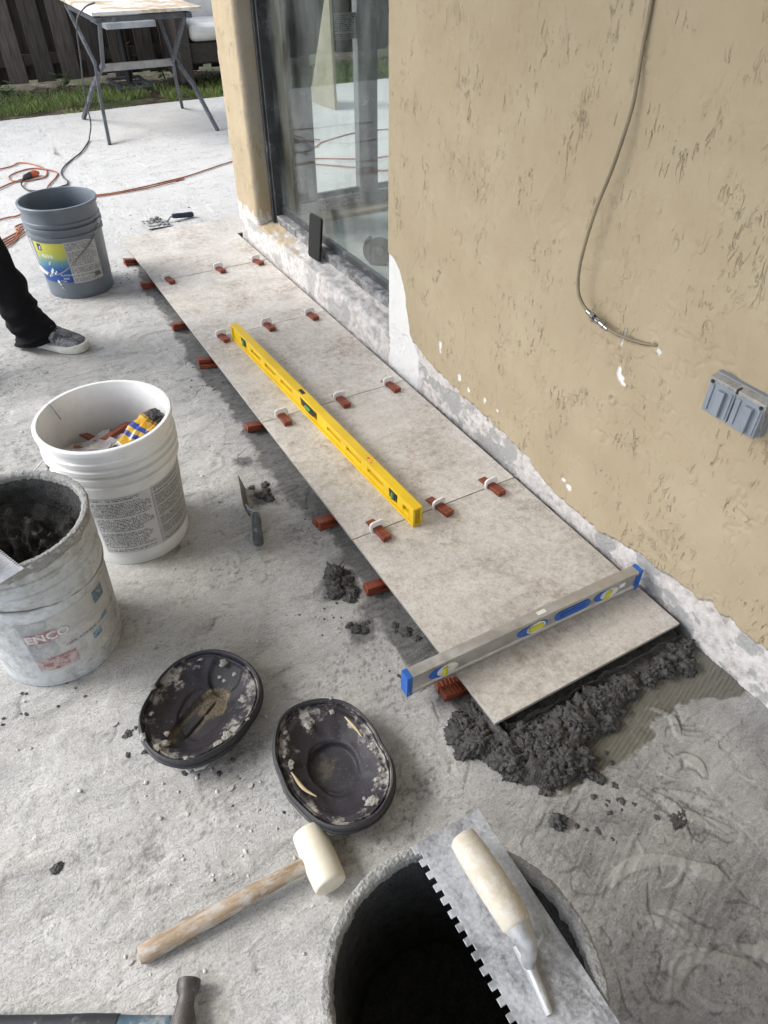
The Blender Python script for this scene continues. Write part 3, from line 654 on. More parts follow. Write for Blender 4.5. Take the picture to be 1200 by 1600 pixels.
def crumbs():
    mb = MB(); k = 0
    for cx, cy, s, n, rr in [(-.44,-.22,.07,34,.004), (-.40,-.25,.03,14,.005), (-.60,.45,.07,40,.0035), (-.62,.95,.06,24,.003), (-.56,.2,.05,26,.004), (-.55,.85,.05,20,.003), (-.56,1.6,.05,14,.003), (-.4,-.35,.10,14,.003), (-.60,2.72,.06,16,.004), (-.25,3.38,.10,12,.006), (-1.3,.55,.05,16,.003), (-1.05,.24,.07,16,.004), (-1.15,.35,.03,8,.006)]:
        for q in range(n):
            x, y = random.gauss(cx, s), random.gauss(cy, s); r = rr*random.uniform(.4, 1.5)
            if x > -.51 and -.02 < y < 3.06: continue
            mb.ico((x, y, r*.2), r, 2, (1, random.uniform(.6,1.5), .45), .8, 2, k, .5); k += 1
    tag(mb.build('mortar_crumbs', MORTAR, None, smooth=60), 'small dark mortar crumbs scattered on the slab', 'crumbs', kind='stuff')
    mb = MB(); CH = pbr('pale_concrete_chip', (.52, .51, .50), .9, var=.2, bump=.6)
    for q in range(230):
        x, y = random.uniform(-1.6, -.55), random.uniform(-.4, 2.2)
        if q < 70: x, y = random.gauss(-.98, .16), random.gauss(.16, .14)
        r = random.uniform(.0012, .0042)
        mb.ico((x, y, r*.4), r, 1, (1, random.uniform(.6,1.5), .6), .5, 2, q)
    tag(mb.build('concrete_chips', CH, None), 'tiny pale concrete chips littering the slab', 'chips', kind='stuff')
    for (x, y, r, rz, lab) in [(-1.047, .232, .019, .3, 'pale broken thinset flake with ridges below the oval knee pad'), (-1.075, .238, .013, 1.2, 'smaller pale thinset flake beside the ridged one'), (-1.02, .155, .007, .5, 'white concrete pebble left of two by the knee pads'), (-.985, .142, .0055, .9, 'white concrete pebble right of two by the knee pads'), (-1.18, .405, .008, .2, 'white chip on the slab above the oval knee pad'), (-1.26, -.04, .005, .2, 'white pebble at the butt of the mallet handle')]:
        pl = []
        for k in range(7): q = 2*PI*k/7+random.uniform(-.25,.25); pl.append((r*math.cos(q)*random.uniform(.8,1.3), r*math.sin(q)*random.uniform(.6,1)))
        mb = MB().prism(pl, 0, r*.38)
        tag(mb.build('concrete_chip', CH, None, bevel=r*.1, loc=(x, y, .002), rot=(.08, .06, rz)), lab, 'concrete chip', 'larger pale chips on the slab')
crumbs()

# ------------------------------------------------------------------ levelling clips and wedges
RED = pbr('terracotta_plastic', (.200, .042, .018), .48, 0, .22, 30, (.30, .20, .16), .62, 40, .2)
WHT = pbr('white_plastic', (.82, .815, .81), .4, 0, .04, 20, None, .68, 30, .1)
def wedge_mesh():
    mb = MB(); L, w = .090, .0245     # thin end at +Y, steps on the top
    prof = [(-L/2, 0), (L/2, 0), (L/2, .003)]
    n = 9
    for k in range(n):
        y = L/2-(k+.5)*L/n*.9; z = .0025+.0115*(k+1)/n; prof += [(y, z+.0006), (y-.001, z-.0004)]
    prof += [(-L/2, .0148)]
    mb.prism([(p[0], p[1]) for p in prof], -w/2, w/2, 'x')
    me = bpy.data.meshes.new('wedge'); me.from_pydata(mb.v, [], mb.f); me.update(); me.materials.append(RED); return me
WEDGE = wedge_mesh()
def clip_mesh():
    o = [(-.019, -.002), (.019, -.002), (.0220, .010), (.0205, .023), (.013, .028), (-.013, .028), (-.0205, .023), (-.0220, .010)]
    i = [(-.0138, 0), (.0138, 0), (.0142, .011), (.0132, .0135), (.004, .0142), (-.004, .0142), (-.0132, .0135), (-.0142, .011)]
    n = len(o); t = .0028; vs_ = []
    for y in (-t, t): vs_ += [(a, y, b) for a, b in o]+[(a, y, b) for a, b in i]
    fs = []
    for k in range(n):
        k2 = (k+1) % n
        fs += [(k, k2, n+k2, n+k), (2*n+k2, 2*n+k, 3*n+k, 3*n+k2), (k2, k, 2*n+k, 2*n+k2), (n+k, n+k2, 3*n+k2, 3*n+k)]
    me = bpy.data.meshes.new('clip'); me.from_pydata(vs_, [], fs); me.update(); me.materials.append(WHT); return me
CLIP = clip_mesh()
cl = [(-.457,4), (-.230,4), (-.054,4), (-.435,3), (-.251,3), (-.070,3), (-.451,2), (-.246,2), (-.061,2), (-.445,1), (-.257,1), (-.083,1)]
jn = {4: 'farthest tile joint', 3: 'second farthest tile joint', 2: 'second nearest tile joint', 1: 'nearest tile joint'}
pn = ['at the outer edge', 'in its middle', 'by the wall']
for k, (x, j) in enumerate(cl):
    rz = random.uniform(-.10, .10)+(.12 if j == 1 else .04)
    e = empty('levelling_clip', (x, j*TL, H), rz, 'white clip with red wedge on the %s, %s' % (jn[j], pn[k % 3]), 'levelling clip', 'levelling clips on the tile joints')
    link('wedge', WEDGE, e, .0008, 1, loc=(0, -.004 if j == 1 else -.012+random.uniform(-.006,.004), .0006))
    link('clip', CLIP, e, .0006, 1, loc=(0, 0, 0), rot=(random.uniform(-.16, .04), 0, 0))
ws = [(2.796, 'farthest red wedge stack at the outer corner tile'), (2.501, 'red wedge stack at the far joint, second from the far corner'), (2.057, 'spread red wedge pair, third stack from the far corner'), (1.729, 'red wedge stack fourth from the far corner under the tile edge'), (1.252, 'red wedge stack beside the clip joint under the yellow level middle'),
      (.735, 'red wedge stack by the near end of the yellow level'), (.461, 'red wedge stack next to the largest mortar clump'), (.122, 'nearest red wedge stack beside the end of the silver level')]
for k, (y, lab) in enumerate(ws):
    e = empty('wedge_stack', (-.514, y, .002), PI/2*1.0+random.uniform(-.1,.1), lab, 'wedge stack', 'red wedge stacks shimming the tile edge')
    n = 2 if k in (2, 6) else 3
    # thick end outwards (local -Y after the quarter turn points to -X ... flip)
    e.rotation_euler.z = -PI/2+random.uniform(-.12, .12)
    zz = 0
    for q in range(2):
        a = (q*2-1)*random.uniform(.03, .16)
        link('wedge', WEDGE, e, .0008, 1, loc=(random.uniform(-.004,.004), -.004*q, zz), rot=(-.10 if q else 0, 0, a)); zz += .0120
    if n == 3: link('wedge', WEDGE, e, .0008, 1, loc=(.018*random.choice((-1,1)), -.002, 0), rot=(0, 0, random.uniform(-.25,.25)))

# ------------------------------------------------------------------ levels
YEL = pbr('yellow_plastic', (.72, .475, .012), .38, 0, .08, 10, (.60, .50, .25), .70, 30, .12)
BLK = pbr('black_rubber', (.018, .018, .02), .5, 0, .2)
VIALG = pbr('green_vial_fluid', (.10, .30, .10), .12, 0, .1); VIALY = pbr('yellow_vial_fluid', (.55, .50, .03), .12, 0, .1)
def frame_panel(mb, x0, x1, L, h, holes, flange=.006, w=.03):
    """I-beam level along +Y from 0..L: flanges, and a web with slots cut through it"""
    mb.box((0, L/2, flange/2), (w, L, flange)); mb.box((0, L/2, h-flange/2), (w, L, flange))
    y = 0
    for a, b, z0, z1 in sorted(holes):
        mb.box((0, (y+a)/2, h/2), (x1-x0, a-y, h-2*flange)); mb.box((0, (a+b)/2, (flange+z0)/2), (x1-x0, b-a, z0-flange)); mb.box((0, (a+b)/2, (z1+h-flange)/2), (x1-x0, b-a, h-flange-z1)); y = b
    mb.box((0, (y+L)/2, h/2), (x1-x0, L-y, h-2*flange))
    return mb
yl_ = empty('spirit_level', (-.346, .573, H+.0005), math.atan2(.046, 1.215), 'long yellow spirit level lying along the tile row', 'spirit level')
L = 1.216; hol = []
for a in (.155, .275, .395, .72, .845, .965): hol.append((a, a+.085, .024, .036))
for a in (.085, 1.09): hol.append((a, a+.04, .015, .045))
hol.append((.545, .655, .015, .045)); hol.append((.028, .058, .020, .036))
mb = frame_panel(MB(), -.009, .009, L, .060, hol, .007, .029)
mb.box((0, .004, .030), (.029, .008, .046)); mb.box((0, L-.004, .030), (.029, .008, .046))
mb.build('body', YEL, yl_, bevel=.0012)
for a, b in ((.085, .125), (.545, .655), (1.09, 1.13)):
    hsg = MB(); c = (a+b)/2; pl = [(c-(b-a)/2*math.cos(q), .045-.028*math.sin(q)) for q in np.linspace(0, PI, 14)]
    hsg.prism(pl, -.0105, .0105, 'x'); hv = hsg.build('vial_holder', BLK, yl_)
    vert = (b-a) < .05
    if vert: MB().tube([(-.0108, c, .022), (-.0108, c, .041)], .0052, 10).build('vial', VIALG, hv)
    else: MB().tube([(-.0108, c-.017, .033), (-.0108, c+.017, .033)], .0055, 10).build('vial', VIALG, hv)
MB().box((0, .66, .0602), (.012, .03, .0012)).build('top_window', BLK, yl_)
REDM = pbr('red_crayon', (.65, .12, .05), .7)
mb = MB()
for q in range(7): mb.ico((random.uniform(-.006,.006), .24+random.uniform(-.012,.012), .0603), random.uniform(.002,.004), 1, (1,1.4,.12), .3, 2, q)
mb.build('red_smudge', REDM, yl_)

ALU = pbr('brushed_aluminium', (.50, .49, .475), .42, .75, .12, 30, (.42, .40, .37), .56, 26, .12)
BLU = pbr('blue_plastic', (.02, .115, .42), .42, 0, .15, 18, (.30,.34,.40), .66, 40, .15)
al = empty('spirit_level', (-.638, .152, H+.0005), math.atan2(-.012, .63)-PI/2, 'silver aluminium spirit level with blue ends laid across the last tile', 'spirit level')
# built along +Y, turned so +Y runs to world +X; local +X faces the camera side (world -Y)
L = .632; h = .060; w = .025
def alu_body():
    mb = MB(); g = .0035
    prof = [(-w/2, 0), (w/2, 0), (w/2, .009), (w/2-g, .013), (w/2-g, h-.013), (w/2, h-.009), (w/2, h), (-w/2, h), (-w/2, h-.009), (-w/2+g, h-.013), (-w/2+g, .013), (-w/2, .009)]
    return mb.prism(prof, .010, L-.010, 'y')
body = alu_body().build('body', ALU, al, bevel=.0006)
for y in (0, L-.012):
    mb = MB().box((0, y+.006, h/2), (w+.001, .013, h+.001))
    for k in range(4): mb.box((w/2+.0006, y+.003+.0022*k, h/2), (.001, .0009, h*.6))
    mb.build('end_cap', BLU, al, bevel=.0015)
fx = w/2-.0035
def disc(mb, y, z, ry, rz, d, n=36, y0=None): return mb.prism([(y+ry*math.cos(2*PI*k/n), z+rz*math.sin(2*PI*k/n)) for k in range(n)], fx-.002, fx+d, 'x')
for yc, typ in ((.095, 'v'), (.325, 'h'), (.535, 'd')):
    hv = disc(MB(), yc-.006, h/2, .036 if typ != 'h' else .042, .0172, .0018).build('vial_surround', BLU, al, bevel=.0006)
    wv = disc(MB(), yc+.003, h/2, .026, .0165, .0026).build('vial_window', pbr('pale_vial_window', (.66, .66, .62), .25), hv, bevel=.0004)
    if typ == 'h': MB().tube([(fx+.003, yc-.019, h/2+.004), (fx+.003, yc+.019, h/2+.004)], .0062, 12).build('vial', VIALY, hv)
    elif typ == 'v': MB().tube([(fx+.003, yc-.004, h/2-.012), (fx+.003, yc-.004, h/2+.012)], .0055, 12).build('vial', VIALY, hv)
    else: MB().tube([(fx+.003, yc-.006, h/2-.011), (fx+.003, yc+.002, h/2+.012)], .0055, 12).build('vial', VIALY, hv)
pl = [(.445+.052*math.cos(q)*(1 if math.cos(q) > 0 else 1), h/2+.014*math.sin(q)) for q in np.linspace(0, 2*PI, 28)[:-1]]
pl = [(.395+.0145*math.cos(q), h/2+.0145*math.sin(q)) for q in np.linspace(PI/2, 1.5*PI, 10)]+[(.468+.0145*math.cos(q), h/2+.0145*math.sin(q)) for q in np.linspace(-PI/2, PI/2, 10)]
hv = MB().prism(pl, fx-.002, fx+.0022, 'x').build('hand_grip', BLU, al, bevel=.0006)
MB().box((fx+.0024, .43, h/2+.002), (.0012, .07, .012)).build('grip_recess', pbr('deep_blue_plastic', (.012,.075,.33), .5), hv, bevel=.0004)
MB().box((0, .345, h+.0003), (.010, .022, .0012)).build('top_window', pbr('clear_window', (.62,.62,.58), .2), al)
MB().box((fx+.0004, .578, h/2+.004), (.0008, .016, .012)).build('label_plate', WHT, al)

# ------------------------------------------------------------------ buckets
def bucket_profile(rb=.131, rt=.1475, hh=.37, ribs=((.262,.150),(.282,.1525),(.308,.1505)), rim=.1545):
    r = lambda z: rb+(rt-rb)*z/hh
    p = [(0, .004), (rb-.012, .004), (rb-.008, 0), (rb-.002, 0), (rb, .004), (rb+.0006, .028), (r(.03)-.001, .031)]
    for z, q in ribs: p += [(r(z-.012), z-.012), (r(z-.006)+.0004, z-.007), (q, z-.0055), (q, z+.0045), (r(z+.006)+.001, z+.007)]
    p += [(r(hh-.02), hh-.020), (r(hh-.015)+.0005, hh-.014), (rim, hh-.012), (rim, hh-.002), (rim-.002, hh), (rt-.003, hh), (rt-.0045, hh-.004)]
    p += [(rt-.0055-(rt-rb)*k/8, hh-.01-(hh-.018)*k/8) for k in range(1, 9)]
    p += [(rb-.012, .0075), (0, .0075)]
    return p, r
def wrap(r, a, z, off=.0008):
    q = r(z)+off; return (q*math.cos(a), q*math.sin(a), z)
def label_patch(name, mat, par, r, a0, a1, z0, z1, off=.0008, nu=20, nv=4, cut=None):
    return uv_quad(name, mat, lambda u, v: wrap(r, a0+(a1-a0)*u, (z0+(z1-z0)*v)-(cut(u, v) if cut else 0), off), par, nu, nv)
def bent_text(txt, size, r, a, z, mat, par, off=.0016, sx=1.0, tilt=0.0, bold=0.0):
    cu = bpy.data.curves.new('lettering', 'FONT'); cu.body = txt; cu.size = size; cu.resolution_u = 2; cu.align_x = 'LEFT'; cu.offset = bold
    tmp = bpy.data.objects.new('lettering_tmp', cu); COL.objects.link(tmp)
    dg = bpy.context.evaluated_depsgraph_get(); me = bpy.data.meshes.new_from_object(tmp.evaluated_get(dg)); bpy.data.objects.remove(tmp); bpy.data.curves.remove(cu)
    for v in me.vertices:
        x, y = v.co.x*sx, v.co.y; zz = z+y+tilt*x; v.co = wrap(r, a+x/r(zz), zz, off)
    me.materials.clear(); me.materials.append(mat); me.name = 'lettering'
    return link('lettering', me, par)
def bail(par, r, ears, drop, zear, grip=None, mat=None, span=1.0, nm='bail'):
    """wire handle hanging from two ears; ears = the two angles, drop = angle side it hangs on"""
    pa, pb = [Vector((r(zear)*1.045*math.cos(a), r(zear)*1.045*math.sin(a), zear)) for a in ears]
    pts = []
    for k in range(25):
        q = k/24; base = pa.lerp(pb, q); s_ = math.sin(PI*q); d = Vector((math.cos(drop), math.sin(drop), 0))
        ang = math.atan2(base.y, base.x)
        p = base+d*(s_*(.163*span))+Vector((0, 0, -.155*s_**.8*span)); rad = math.hypot(p.x, p.y); need = r(max(p.z, .01))*1.0+.004
        if rad < need: p.x *= need/rad; p.y *= need/rad
        pts.append(p)
    o = MB().tube(pts, .0019, 8).build(nm, mat, par, smooth=180)
    for a in ears:
        MB().tube([wrap(r, a, zear, .000), wrap(r, a, zear, .010)], [.013, .010], 14).build('ear', par.children[0].data.materials[0], par, smooth=40)
    if grip:
        g = [pts[i] for i in range(grip[0], grip[1]+1)]; MB().tube(g, .0062, 12).build('grip', grip[2], o, smooth=50)
    return o
WIRE = pbr('galvanised_wire', (.33, .33, .33), .4, .8, .2)
TXT = pbr('black_print', (.03, .03, .035), .5); TXW = pbr('white_print', (.75, .76, .76), .5); TXB = pbr('blue_print', (.06, .17, .32), .5, 0, .2, 30, (.45,.47,.48), .56, 60)
# --- grey paint bucket
def faded(name, col, dust, thr, sc, rough=.5): return pbr(name, col, rough, 0, .10, 9, dust, thr, sc, .18, 150)
GREYP = faded('grey_bucket_plastic', (.150, .175, .205), (.40, .42, .43), .70, 14, .42)
g = empty('paint_bucket', (-.782, 2.662, 0), 0, 'grey empty paint bucket with yellow and blue label behind the shoe', 'bucket')
prof, rr = bucket_profile(.133, .1475, .37, ((.255,.150),(.285,.1525),(.305,.151)))
MB().lathe(prof, 72).build('body', GREYP, g, smooth=35)
def grey_label():
    t = NT('yellow_to_blue_label'); uv = t.co('UV'); v = t.sep(uv)[1]; n = t.noise(t.co(), 30, 4, .6)
    col = t.ramp(t.math('ADD', v, t.math('MULTIPLY', t.math('SUBTRACT', n, .5), .12)), [(.0, (.012, .055, .26)), (.33, (.02, .10, .34)), (.42, (.06, .20, .33)), (.55, (.16, .30, .30)), (.66, (.42, .46, .10)), (.85, (.55, .53, .08)), (1, (.60, .58, .12))])
    return t.end(col, .4)
A0 = math.radians(-150); 
lb = label_patch('label', grey_label(), g, rr, math.radians(-165), math.radians(-106), .075, .238)
lb2 = label_patch('label_text_panel', print_mat('grey_bucket_small_print', (.46, .46, .45), (.14, .14, .14), 34, 44, 5.0), g, rr, math.radians(-106), math.radians(-52), .070, .240, .0008, 20, 6, cut=lambda u, v: (.012*v*sstep(.6, 1, u)))
bent_text('ease', .030, rr, math.radians(-150), .178, TXW, lb); bent_text('PLATINUM', .011, rr, math.radians(-125), .103, TXW, lb); bent_text('BASE', .011, rr, math.radians(-122), .089, TXW, lb)
bent_text('5 GAL', .010, rr, math.radians(-128), .078, TXW, lb)
uv_quad('emblem', pbr('navy_emblem', (.012, .02, .12), .5), lambda u, v: wrap(rr, math.radians(-155)+math.radians(9)*u, .205+.028*v, .0014), lb, 4, 1)
MB().prism([(0, 0), (.004, 0), (.005, .012), (.002, .016), (-.001, .012)], -.0003, .0003, 'y').build('emblem_mark', TXW, lb, loc=wrap(rr, math.radians(-150), .209, .0018), rot=(0, 0, math.radians(-60)))
bar = MB()
for k in range(11): bar.add([wrap(rr, math.radians(-68+1.05*k+(.5 if k % 3 else .7)*e_), z, .0016) for e_, z in ((0, .083), (1, .083), (1, .101), (0, .101))], [(0,1,2,3)])
bar.build('barcode', TXT, lb2)
sp = MB()
for a, z, s_ in [(-140,.118,.012), (-137,.128,.012), (-134,.112,.010), (-131,.120,.009), (-140,.152,.009), (-137,.160,.007), (-133,.078,.012), (-131,.066,.008), (-130,.052,.005), (-128,.045,.003), (-147,.098,.008), (-143,.105,.010)]:
    q = Vector(wrap(rr, math.radians(a), z, .0012)); sp.ico(q, s_*.5, 1, (1, 1, 1.3), .5, 3, int(z*1000))
for v_i in range(len(sp.v)):
    x, y, z = sp.v[v_i]; k = (rr(z)+.0011)/math.hypot(x, y); sp.v[v_i] = (x*k, y*k, z)
sp.build('paint_spatter', TXW, g)
bail(g, rr, (math.radians(-35), math.radians(145)+.4), math.radians(-125), .285, (14, 17, TXW), WIRE)
# --- white bucket of clips
WB = faded('white_bucket_plastic', (.76, .76, .75), (.52, .51, .50), .72, 9, .38)
w_ = empty('clip_bucket', (-.980, .967, 0), 0, 'clean white bucket with small black print holding clips and wedges', 'bucket')
prof, rr = bucket_profile(.130, .150, .372, ((.262,.1525),(.288,.1545),(.310,.155),(.330,.153)), .1565)
MB().lathe(prof, 80).build('body', WB, w_, smooth=35)
pm1 = print_mat('bucket_small_print', (.60, .60, .60), (.10, .10, .10), 40, 60, 1.0); pm2 = print_mat('bucket_dense_print', (.50, .50, .50), (.10, .10, .10), 52, 70, 8.0, thr=.42)
label_patch('label_column', pm1, w_, rr, math.radians(-134), math.radians(-74), .045, .232, .0006); label_patch('label_column', pm2, w_, rr, math.radians(-72), math.radians(0), .045, .232, .0006)
mb = MB(); 
for a in (-73.4, -72.5): mb.loft([[wrap(rr, math.radians(a)+e_, z, .0014) for e_, z in ((0, .047), (.004, .047), (.004, .231), (0, .231))][::1]], caps=False); mb.f.append(tuple(range(len(mb.v)-4, len(mb.v))))
mb.build('label_rule', TXT, w_)
bail(w_, rr, (math.radians(120), math.radians(-170)), math.radians(150), .29, None, WIRE)
MB().tube([(-.105, .108, .374), (-.100, .102, .372), (-.094, .094, .355), (-.088, .088, .335)], .0014, 6).build('wire_hook', WIRE, w_, smooth=180)
def crumple(name, c, size, mat, seed, rot, lab, cat, amp=.30, fq=2.4, sub=4):
    v, f = ico_base(sub); q = np.array(v)
    q = np.sign(q)*np.abs(q)**.75
    ridge = 1-2*np.abs(fbm(q[:,0]*fq+seed, q[:,1]*fq, q[:,2]*fq+.37, seed, 3)); q = q*(1+amp*(ridge-.5))[:, None]*np.array(size)
    o = MB().add(q.tolist(), f).build(name, mat, None, smooth=38, loc=c, rot=rot); return tag(o, lab, cat)
def bag_mat():
    t = NT('printed_bag_film'); c = t.co(); s = t.sep(c); n = t.noise(c, 12, 3, .5)
    u = t.math('ADD', t.math('MULTIPLY', s[0], 1.0), t.math('MULTIPLY', s[2], .35)); u = t.math('ADD', u, t.math('MULTIPLY', t.math('SUBTRACT', n, .5), .03))
    col = t.ramp(t.rng(u, -.085, .085), [(.0, (.70, .68, .64)), (.13, (.05, .05, .10)), (.20, (.68, .66, .62)), (.27, (.62, .36, .04)), (.47, (.66, .40, .05)), (.50, (.05, .08, .30)), (.56, (.06, .10, .36)), (.60, (.66, .42, .06)), (.70, (.05, .09, .34)), (.80, (.64, .36, .03)), (.92, (.30, .17, .03)), (.95, (.05, .04, .04))])
    for e in t.n:
        if e.type == 'VALTORGB': e.color_ramp.interpolation = 'CONSTANT'
    return t.end(col, .22, 0, t.bump(t.noise(c, 60, 4, .6), .4, .004), .6)
def film_mat():
    t = NT('clear_bag_film'); c = t.co(); t.b.inputs['Alpha'].default_value = .55
    n = t.noise(c, 40, 4, .6, 1.0); return t.end(t.mix(n, (.52, .50, .50), (.74, .73, .73)), .18, 0, t.bump(n, .8, .006), .7)
crumple('clip_bag', (-.918, .945, .288), (.082, .034, .038), bag_mat(), 5, (.15, -.42, .42), 'crumpled yellow and blue printed plastic bag in the white bucket', 'plastic bag')
crumple('clear_bag', (-1.005, .965, .246), (.098, .082, .040), film_mat(), 9, (0, .1, .3), 'crumpled clear plastic bag of clips in the white bucket', 'plastic bag', .45, 3.0)
for k, (x, y, z, r) in enumerate([(-1.092, .945, .262, (1.35, .2, .5)), (-.955, 1.025, .274, (.2, .3, 2.2)), (-1.03, .99, .258, (.5, .1, 1.2)), (-1.01, 1.03, .262, (.2, .4, .6)), (-1.06, .93, .24, (.4, .9, .2)), (-.95, .90, .24, (.3, .2, 2.0)), (-.93, 1.03, .235, (.1, .2, .3))]):
    o = link('loose_wedge', WEDGE, None, loc=(x, y, z), rot=r); tag(o, 'loose red wedge in the white bucket, '+['standing on end at the left', 'lying highest beside the printed bag', 'in the middle of the pile', 'at the far side of the pile', 'deepest at the left front', 'deepest under the printed bag', 'low behind the printed bag'][k], 'wedge', 'loose wedges in the white bucket')
fill = MB(); prof = [(.001, .215), (.05, .218), (.10, .214), (.139, .205), (.137, .19), (.001, .185)]
o = empty('clip_heap', (-.980, .967, 0), 0, 'jumble of pale levelling clips filling the white bucket', 'clip heap'); o['kind'] = 'stuff'
mb = MB().lathe(prof, 40)
for q in range(110):
    a, r_ = random.uniform(0, 2*PI), .125*math.sqrt(random.random()); mb.box((r_*math.cos(a), r_*math.sin(a), .218+random.uniform(0, .02)), (.03, .003, .024), (random.uniform(0,3), random.uniform(0,3), random.uniform(0,3)))
tag(mb.build('clips', WHT, o), kind='stuff')
# --- mortar bucket at the left edge
MBK = pbr('mortar_smeared_bucket', (.55, .575, .59), .6, 0, .12, 9, (.33, .325, .30), .50, 13, .5, 90, .002)
m_ = empty('mortar_bucket', (-1.228, .688, 0), 0, 'scuffed pale bucket of wet mortar at the left edge of the picture', 'bucket')
prof, rr = bucket_profile(.131, .148, .370, ((.245,.1465),(.285,.1495),(.318,.1505)), .1535)
MB().lathe(prof, 80).build('body', MBK, m_, smooth=35)
LBLM = faded('scuffed_paper_label', (.52, .52, .51), (.40, .395, .375), .50, 16, .7)
lb = label_patch('label', LBLM, m_, rr, math.radians(-112), math.radians(6), .05, .215, .0006)
REDL = faded('worn_red_print', (.27, .07, .075), (.50, .49, .48), .46, 55, .6)
GRYL = faded('worn_grey_print', (.30, .31, .32), (.50, .50, .49), .52, 30, .6)
label_patch('grey_print_panel', GRYL, lb, rr, math.radians(-112), math.radians(-90), .085, .212, .0011)
label_patch('red_print_panel', REDL, lb, rr, math.radians(-112), math.radians(-78), .060, .100, .0016); label_patch('red_print_panel', REDL, lb, rr, math.radians(-112), math.radians(-86), .150, .182, .0016)
TXWW = faded('worn_white_print', (.62, .61, .60), (.34, .10, .10), .60, 60, .6)
bent_text('ENCO', .030, rr, math.radians(-111), .156, TXWW, lb, .0022, 1.0, 0, .0008)
TXTW = faded('worn_black_print', (.07, .07, .08), (.45, .45, .44), .54, 70, .6)
bent_text('100% ACRYLIC LATEX', .0115, rr, math.radians(-84), .118, TXTW, lb, .0014); bent_text('EXTERIOR', .010, rr, math.radians(-34), .122, TXTW, lb, .0014)
for k in range(6): bent_text(['interior', 'primer sealer', 'net contents', 'low odor', 'keep from', 'freezing'][k], .008, rr, math.radians(-38+3*(k % 2)), .105-.011*k, TXB if k < 3 else TXTW, lb, .0014)
label_patch('small_print', print_mat('worn_small_print', (.42, .42, .41), (.26, .27, .28), 22, 30, 12.0, thr=.5), lb, rr, math.radians(-26), math.radians(5), .06, .20, .0010)
label_patch('blue_print_square', faded('worn_blue_print', (.07, .13, .17), (.40, .43, .45), .55, 60), lb, rr, math.radians(-48), math.radians(-34), .172, .205, .0014)
label_patch('blue_print_patch', faded('worn_light_blue_print', (.10, .22, .40), (.45, .48, .50), .55, 60), lb, rr, math.radians(-46), math.radians(-38), .118, .128, .0014)
label_patch('blue_print_patch', faded('worn_mid_blue_print', (.05, .20, .34), (.45, .48, .50), .50, 90), lb, rr, math.radians(-60), math.radians(-50), .088, .106, .0014)
bail(m_, rr, (math.radians(28), math.radians(208)), math.radians(-20), .318, None, WIRE, .55)
def bucket_mortar(par, r0, z0, slope, seed, name='mortar_fill', rimr=.140, hh=.36, lump=1.0):
    """mortar standing in a bucket and caked up its inner wall"""
    n = 110; rad = np.concatenate([np.linspace(0, .95, 34), np.linspace(.955, 1.0, 4), np.full(30, 1.0)]); zt = np.concatenate([np.zeros(38), np.linspace(0, 1, 31)[1:]])
    A, I = np.meshgrid(np.linspace(0, 2*PI, n+1), np.arange(len(rad)))
    Rr = rad[I]; Zt = zt[I]; ca, sa = np.cos(A), np.sin(A)
    zb = z0+slope*Rr*np.cos(A-2.0)
    zz = zb+(hh-zb)*Zt; rw = (.125+(rimr-.125)*zz/.37)
    nn = fbm(ca*Rr*4+seed, sa*Rr*4, zz*26, seed, 5, .6); n2 = fbm(ca*Rr*14+seed, sa*Rr*14, zz*90, seed+9, 3, .6)
    rad_ = rw*Rr-np.where(Zt > 0, (.006+.006*nn+.003*n2)*(1-Zt**6), 0)
    zz = zz+np.where(Zt == 0, (.014*lump*nn+.006*lump*n2)*np.clip(1.2-Rr, 0, 1)*1.6, 0)
    grid(name, rad_*ca, rad_*sa, zz, mortar_mat(name+'_m', (.022,.021,.020), (.085,.084,.080)), par)
bucket_mortar(m_, .12, .262, .055, 3, lump=2.2)
def crust(par, R0, hh, seed, name, drip=.035):
    """dried mortar skin over a bucket rim, thick and thin, running down outside and inside"""
    n = 260; A = np.linspace(0, 2*PI, n+1); pr = [(-.0105, -drip*1.1), (-.0095, -.012), (-.0085, -.003), (-.004, .0012), (.001, .0012), (.0035, -.002), (.0040, -.012), (.0040, -drip)]
    fine = []
    for i in range(len(pr)-1):
        for q in np.linspace(0, 1, 4)[:-1]: fine.append((pr[i][0]*(1-q)+pr[i+1][0]*q, pr[i][1]*(1-q)+pr[i+1][1]*q))
    fine.append(pr[-1]); F = np.array(fine); I, AA = np.meshgrid(np.arange(len(F)), np.arange(n+1), indexing='ij'); a = A[AA]
    th = .0015*fbm(np.cos(a)*9+seed, np.sin(a)*9, I*.22, seed, 4, .65)+.0010*fbm(np.cos(a)*40, np.sin(a)*40, I*.5, seed+4, 2)
    lo = fbm(np.cos(a)*3+seed, np.sin(a)*3, seed=seed+7, oct=3); dz = F[I, 1]*np.where(F[I, 1] < -.013, 1+.6*lo, 1)
    tt = I/(len(F)-1); edge = np.clip(np.minimum(tt, 1-tt)*8, 0, 1); th = th*1.2+.0012*edge-.0035*(1-edge)
    side = np.where(tt < .5, -1, 1); r = R0+F[I, 0]+side*th; z = hh+dz+np.where((tt > .25) & (tt < .75), np.abs(th)*.8, 0)
    grid(name, r*np.cos(a), r*np.sin(a), z, mortar_mat(name+'_dry_m%d' % seed, (.20,.198,.19), (.42,.415,.40)), par)
crust(m_, .1490, .370, 3, 'rim_crust', .026)

